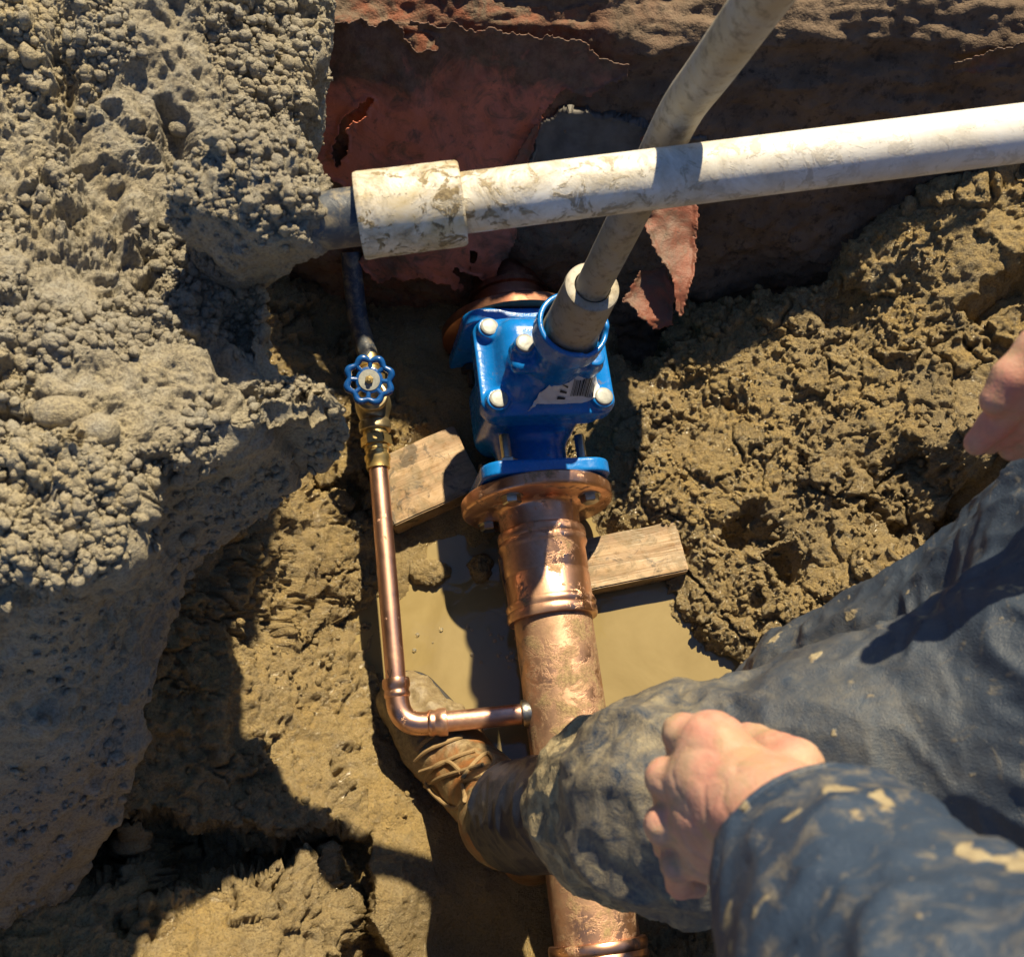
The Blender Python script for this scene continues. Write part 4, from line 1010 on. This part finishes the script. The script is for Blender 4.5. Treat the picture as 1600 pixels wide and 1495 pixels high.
# trousers: both legs in one garment
CUFF = KL.lerp(AL, .66)
def f_trousers(P):
    d = rcone(P, HL, KL.lerp(HL, .1), .118, .080); d = smin(d, sphere(P, KL, .087), .03)
    d = smin(d, rcone(P, KL, KL.lerp(AL, .18), .078, .066), .02)
    dr = rcone(P, HR, KR, .120, .072); dr = smin(dr, rcone(P, KR, AR, .068, .062), .02)
    d = smin(d, dr, .012)
    d = smin(d, rcone(P, HL, HR, .14, .15), .05)
    return d
V, Q = nets(f_trousers, *bounds([HL, HR, KL, KR, AR, KL.lerp(AL, .5)], .17), .0042)
V = wrinkle(V, Q, .012, 30, f1=13)
kd = np.linalg.norm(V - np.array(KL + Vector((-.02, 0, -.02))), axis=1); hd = np.linalg.norm(V - np.array(HL), axis=1)
child('trousers', V, Q, M['trousers'], {'wet': np.clip(sst(.17, .07, kd) + .25 * sst(.35, .2, kd), 0, 1)})
# mud-caked cuff, wide and crumpled
def f_cuff(P):
    d = rcone(P, KL.lerp(AL, .10), KL.lerp(AL, .24), .072, .080); d = smin(d, rcone(P, KL.lerp(AL, .24), KL.lerp(AL, .34), .079, .070), .01)
    s = rcone(P, KL.lerp(AL, .22), KL.lerp(AL, .6), .050, .054); d = smax(d, -s, .006)
    return d
V, Q = nets(f_cuff, *bounds([KL.lerp(AL, .10), KL.lerp(AL, .34)], .11), .0035); V = wrinkle(V, Q, .010, 36, f1=15); child('trouser_cuff', V, Q, M['cuff'])
def f_legging(P): return rcone(P, KL.lerp(AL, .2), KL.lerp(AL, .90), .056, .062)
V, Q = nets(f_legging, *bounds([KL.lerp(AL, .2), AL], .09), .0035); V = wrinkle(V, Q, .006, 37, f1=16); child('legging', V, Q, M['sock'])
# jacket with both sleeves
CUFL = WL.lerp(EL, .17); 
def f_jacket(P):
    d = rcone(P, PEL + Vector((0, 0, .04)), CH, .165, .165); d = smin(d, rcone(P, SHL, SHR, .085, .085), .08)
    d = smin(d, rcone(P, SHL, EL, .085, .088), .04); d = smin(d, rcone(P, EL, CUFL, .094, .054), .02)
    d = smin(d, rcone(P, SHR, ER_, .085, .068), .04); d = smin(d, rcone(P, ER_, WR.lerp(ER_, .1), .066, .046), .02)
    ax = (CUFL - EL).normalized(); d = smax(d, (P - np.array(CUFL)) @ np.array(ax) , .004)
    inner = rcone(P, EL.lerp(CUFL, .75), CUFL + ax * .05, .042, .048); d = smax(d, -inner, .004)
    return d
V, Q = nets(f_jacket, *bounds([PEL, CH, NK, SHL, SHR, EL, WL, ER_, WR], .2), .0048)
V = wrinkle(V, Q, .0095, 40, f1=13); child('jacket', V, Q, M['jacket'])
hem_ax = (EL - CUFL).normalized()
bm = bmesh.new(); xh, yh, _ = frame(hem_ax)
for (dist, rr_) in ((.004, .0035), (.020, .0012)):
    ring = []
    for k in range(49):
        a = 2 * math.pi * k / 48; c0 = CUFL + hem_ax * dist; dv = xh * math.cos(a) + yh * math.sin(a)
        lo_, hi_ = .02, .12
        for _ in range(18):
            m_ = (lo_ + hi_) / 2
            if float(f_jacket(np.array([tuple(c0 + dv * m_)], np.float32))[0]) < 0 or m_ < .048: lo_ = m_
            else: hi_ = m_
        ring.append(c0 + dv * (lo_ + .001))
    add_tube(bm, ring, rr_, 8, False)
hm = bm_obj('cuff_hem', bm, M['jacket'], None); hm.parent = person
# boot
TOE = Vector((-.150, .232, .018)); BH = (TOE - AL); BH.z = 0; BH.normalize(); BS = Vector((BH.y, -BH.x, 0))
HEEL = AL + BH * -.045; HEEL.z = .045
def f_boot(P):
    bl = TOE - BH * .075 + Vector((0, 0, .014)); ins = AL + BH * .055; ins.z = .088
    d = rcone(P, HEEL, bl, .040, .050); d = smin(d, rcone(P, bl, TOE, .050, .046), .02)
    d = smin(d, rcone(P, ins, bl, .046, .040), .03); d = smin(d, rcone(P, HEEL + Vector((0, 0, .02)), AL + Vector((0, 0, .01)), .042, .056), .03)
    d = smin(d, rcone(P, ins, AL + Vector((0, 0, .0)), .046, .056), .03)
    return smax(d, (-.012 - P[:, 2]), .006)
V, Q = nets(f_boot, *bounds([TOE, HEEL, AL + Vector((0, 0, .05))], .09), .003)
tip = sst(.10, .16, (V - np.array(AL)) @ np.array(BH)); N = vnormals(V, Q)
V = V + N * (fbm(V, 30, 3, 950) * .005 * (.25 + tip))[:, None]
boot = child('boot', V, Q, M['leather'], {'wet': tip})
def f_sole(P):
    bl = TOE - BH * .075; d = rcone(P * np.array([1, 1, .0]), (HEEL.x, HEEL.y, 0), (bl.x, bl.y, 0), .047, .054)
    d = np.minimum(d, rcone(P * np.array([1, 1, 0]), (bl.x, bl.y, 0), (TOE.x, TOE.y, 0), .054, .050))
    return smax(d, np.abs(P[:, 2] + .008) - .014, .004)
V, Q = nets(f_sole, *bounds([TOE, HEEL], .07), .003); child('sole', V, Q, M['rubber'], parent=boot)
def on_boot(px, py):
    d = ray(px, py).normalized(); t = .9
    for _ in range(60):
        q = Vector((0, 0, CAM_H)) + d * t; v = float(f_boot(np.array([tuple(q)], np.float32))[0]); t += max(v, .0004)
        if v < .002: break
        if t > 2: return None
    return Vector((0, 0, CAM_H)) + d * (t - .003)
for pts in ([(648,1188),(668,1172),(695,1160),(722,1150)], [(656,1206),(684,1196),(712,1182),(742,1172)], [(664,1228),(690,1214),(722,1204),(755,1194)], [(650,1172),(672,1152),(700,1138)],
            [(720,1206),(700,1190),(676,1200),(666,1226),(676,1250),(704,1262),(726,1250),(722,1226)], [(722,1216),(742,1190),(762,1176),(772,1190),(752,1212),(726,1220)]):
    w3 = [q for q in (on_boot(a, b) for a, b in pts) if q]
    if len(w3) > 2:
        bm = bmesh.new(); add_tube(bm, smooth_path(w3, 6), .0030, 8); o = bm_obj('lace', bm, M['lace'], None); o.parent = boot

# ------------------------------------------------------------------ loose crumbs of soil lying on the bank and on the slopes
def crumbs(name, src, n, weight, seed, r0, r1, mat, wetv):
    co = np.empty(len(src.vertices) * 3, np.float32); src.vertices.foreach_get('co', co); co = co.reshape(-1, 3)
    no = np.empty(len(src.vertices) * 3, np.float32); src.vertices.foreach_get('normal', no); no = no.reshape(-1, 3)
    g = np.random.default_rng(seed); wgt = weight(co, no); wgt = wgt / wgt.sum()
    pick = g.choice(len(co), n, p=wgt)
    bm = bmesh.new(); bmesh.ops.create_icosphere(bm, subdivisions=2, radius=1); bm.verts.ensure_lookup_table()
    sv = np.array([tuple(v.co) for v in bm.verts], np.float32); sf = np.array([[v.index for v in f.verts] for f in bm.faces], np.int32); bm.free()
    var = []
    for k in range(10):   # clods with broken faces: the inside of a handful of planes
        nn = g.normal(size=(11, 3)); nn /= np.linalg.norm(nn, axis=1, keepdims=True); hh = g.uniform(.62, 1.0, 11)
        dt = sv @ nn.T; d = np.where(dt > .05, hh / np.maximum(dt, .05), 9).min(1); d = np.minimum(d, 1.25) * (1 + .22 * perlin(sv * 2.6 + k * 5.3, k + 50))
        var.append(sv * d[:, None] * np.array([1, .8 + .02 * k, .60 + .03 * k], np.float32))
    var = np.stack(var)
    rad = r0 * (r1 / r0) ** (g.random(n) ** 2.2) * np.where(g.random(n) < .012, 1.7, 1)
    q = g.normal(size=(n, 4)); q /= np.linalg.norm(q, axis=1, keepdims=True); w_, x, y, z = q.T
    R = np.stack([np.stack([1 - 2 * (y * y + z * z), 2 * (x * y - z * w_), 2 * (x * z + y * w_)], -1), np.stack([2 * (x * y + z * w_), 1 - 2 * (x * x + z * z), 2 * (y * z - x * w_)], -1), np.stack([2 * (x * z - y * w_), 2 * (y * z + x * w_), 1 - 2 * (x * x + y * y)], -1)], 1)
    base = var[g.integers(0, 10, n)]
    Vv = np.einsum('nij,nvj->nvi', R, base) * rad[:, None, None] + (co[pick] + no[pick] * (rad * .25)[:, None])[:, None]
    Fv = sf[None] + (np.arange(n) * len(sv))[:, None, None]
    me = np_mesh(name, Vv.reshape(-1, 3), Fv.reshape(-1, 3), {'wet': np.full(n * len(sv), wetv)})
    return tag(link(name, me, mat, smooth=False), kind='stuff')
bank = bpy.data.objects['soil_bank'].data; grd = bpy.data.objects['ground'].data; clm = bpy.data.objects['soil_clump'].data
def w_bank(c, n): 
    k = (sst(.25, .55, n[:, 2]) + .16) * sst(-.05, .45, fbm(c, 8, 3, 5) + .15)
    return k * (c[:, 1] < .95) * (np.abs(c[:, 0]) < .75) + 1e-9
def w_ground(c, n):
    vis = (c[:, 0] > -.6) & (c[:, 0] < .62) & (c[:, 1] > -.14) & (c[:, 1] < .92) & (c[:, 2] > .012) & (c[:, 2] < .5)
    return vis * ((c[:, 0] > .08) * sst(-.2, .4, perlin(c * 11, 8) + .2) + .6 * (c[:, 0] < -.1) * sst(.0, .4, perlin(c * 8, 9))) + 1e-9
crumbs('soil_crumbs', bank, 14500, w_bank, 3, .0012, .0074, M['bank'], .05)
crumbs('soil_crumbs', clm, 700, lambda c, n: sst(.2, .6, n[:, 2]) + 1e-9, 4, .0015, .007, M['bank'], .05)
crumbs('soil_crumbs', grd, 4200, w_ground, 5, .0016, .0075, M['soil'], .3)
print('tris', sum(len(o.data.polygons) * 2 for o in S.objects if o.type == 'MESH'))
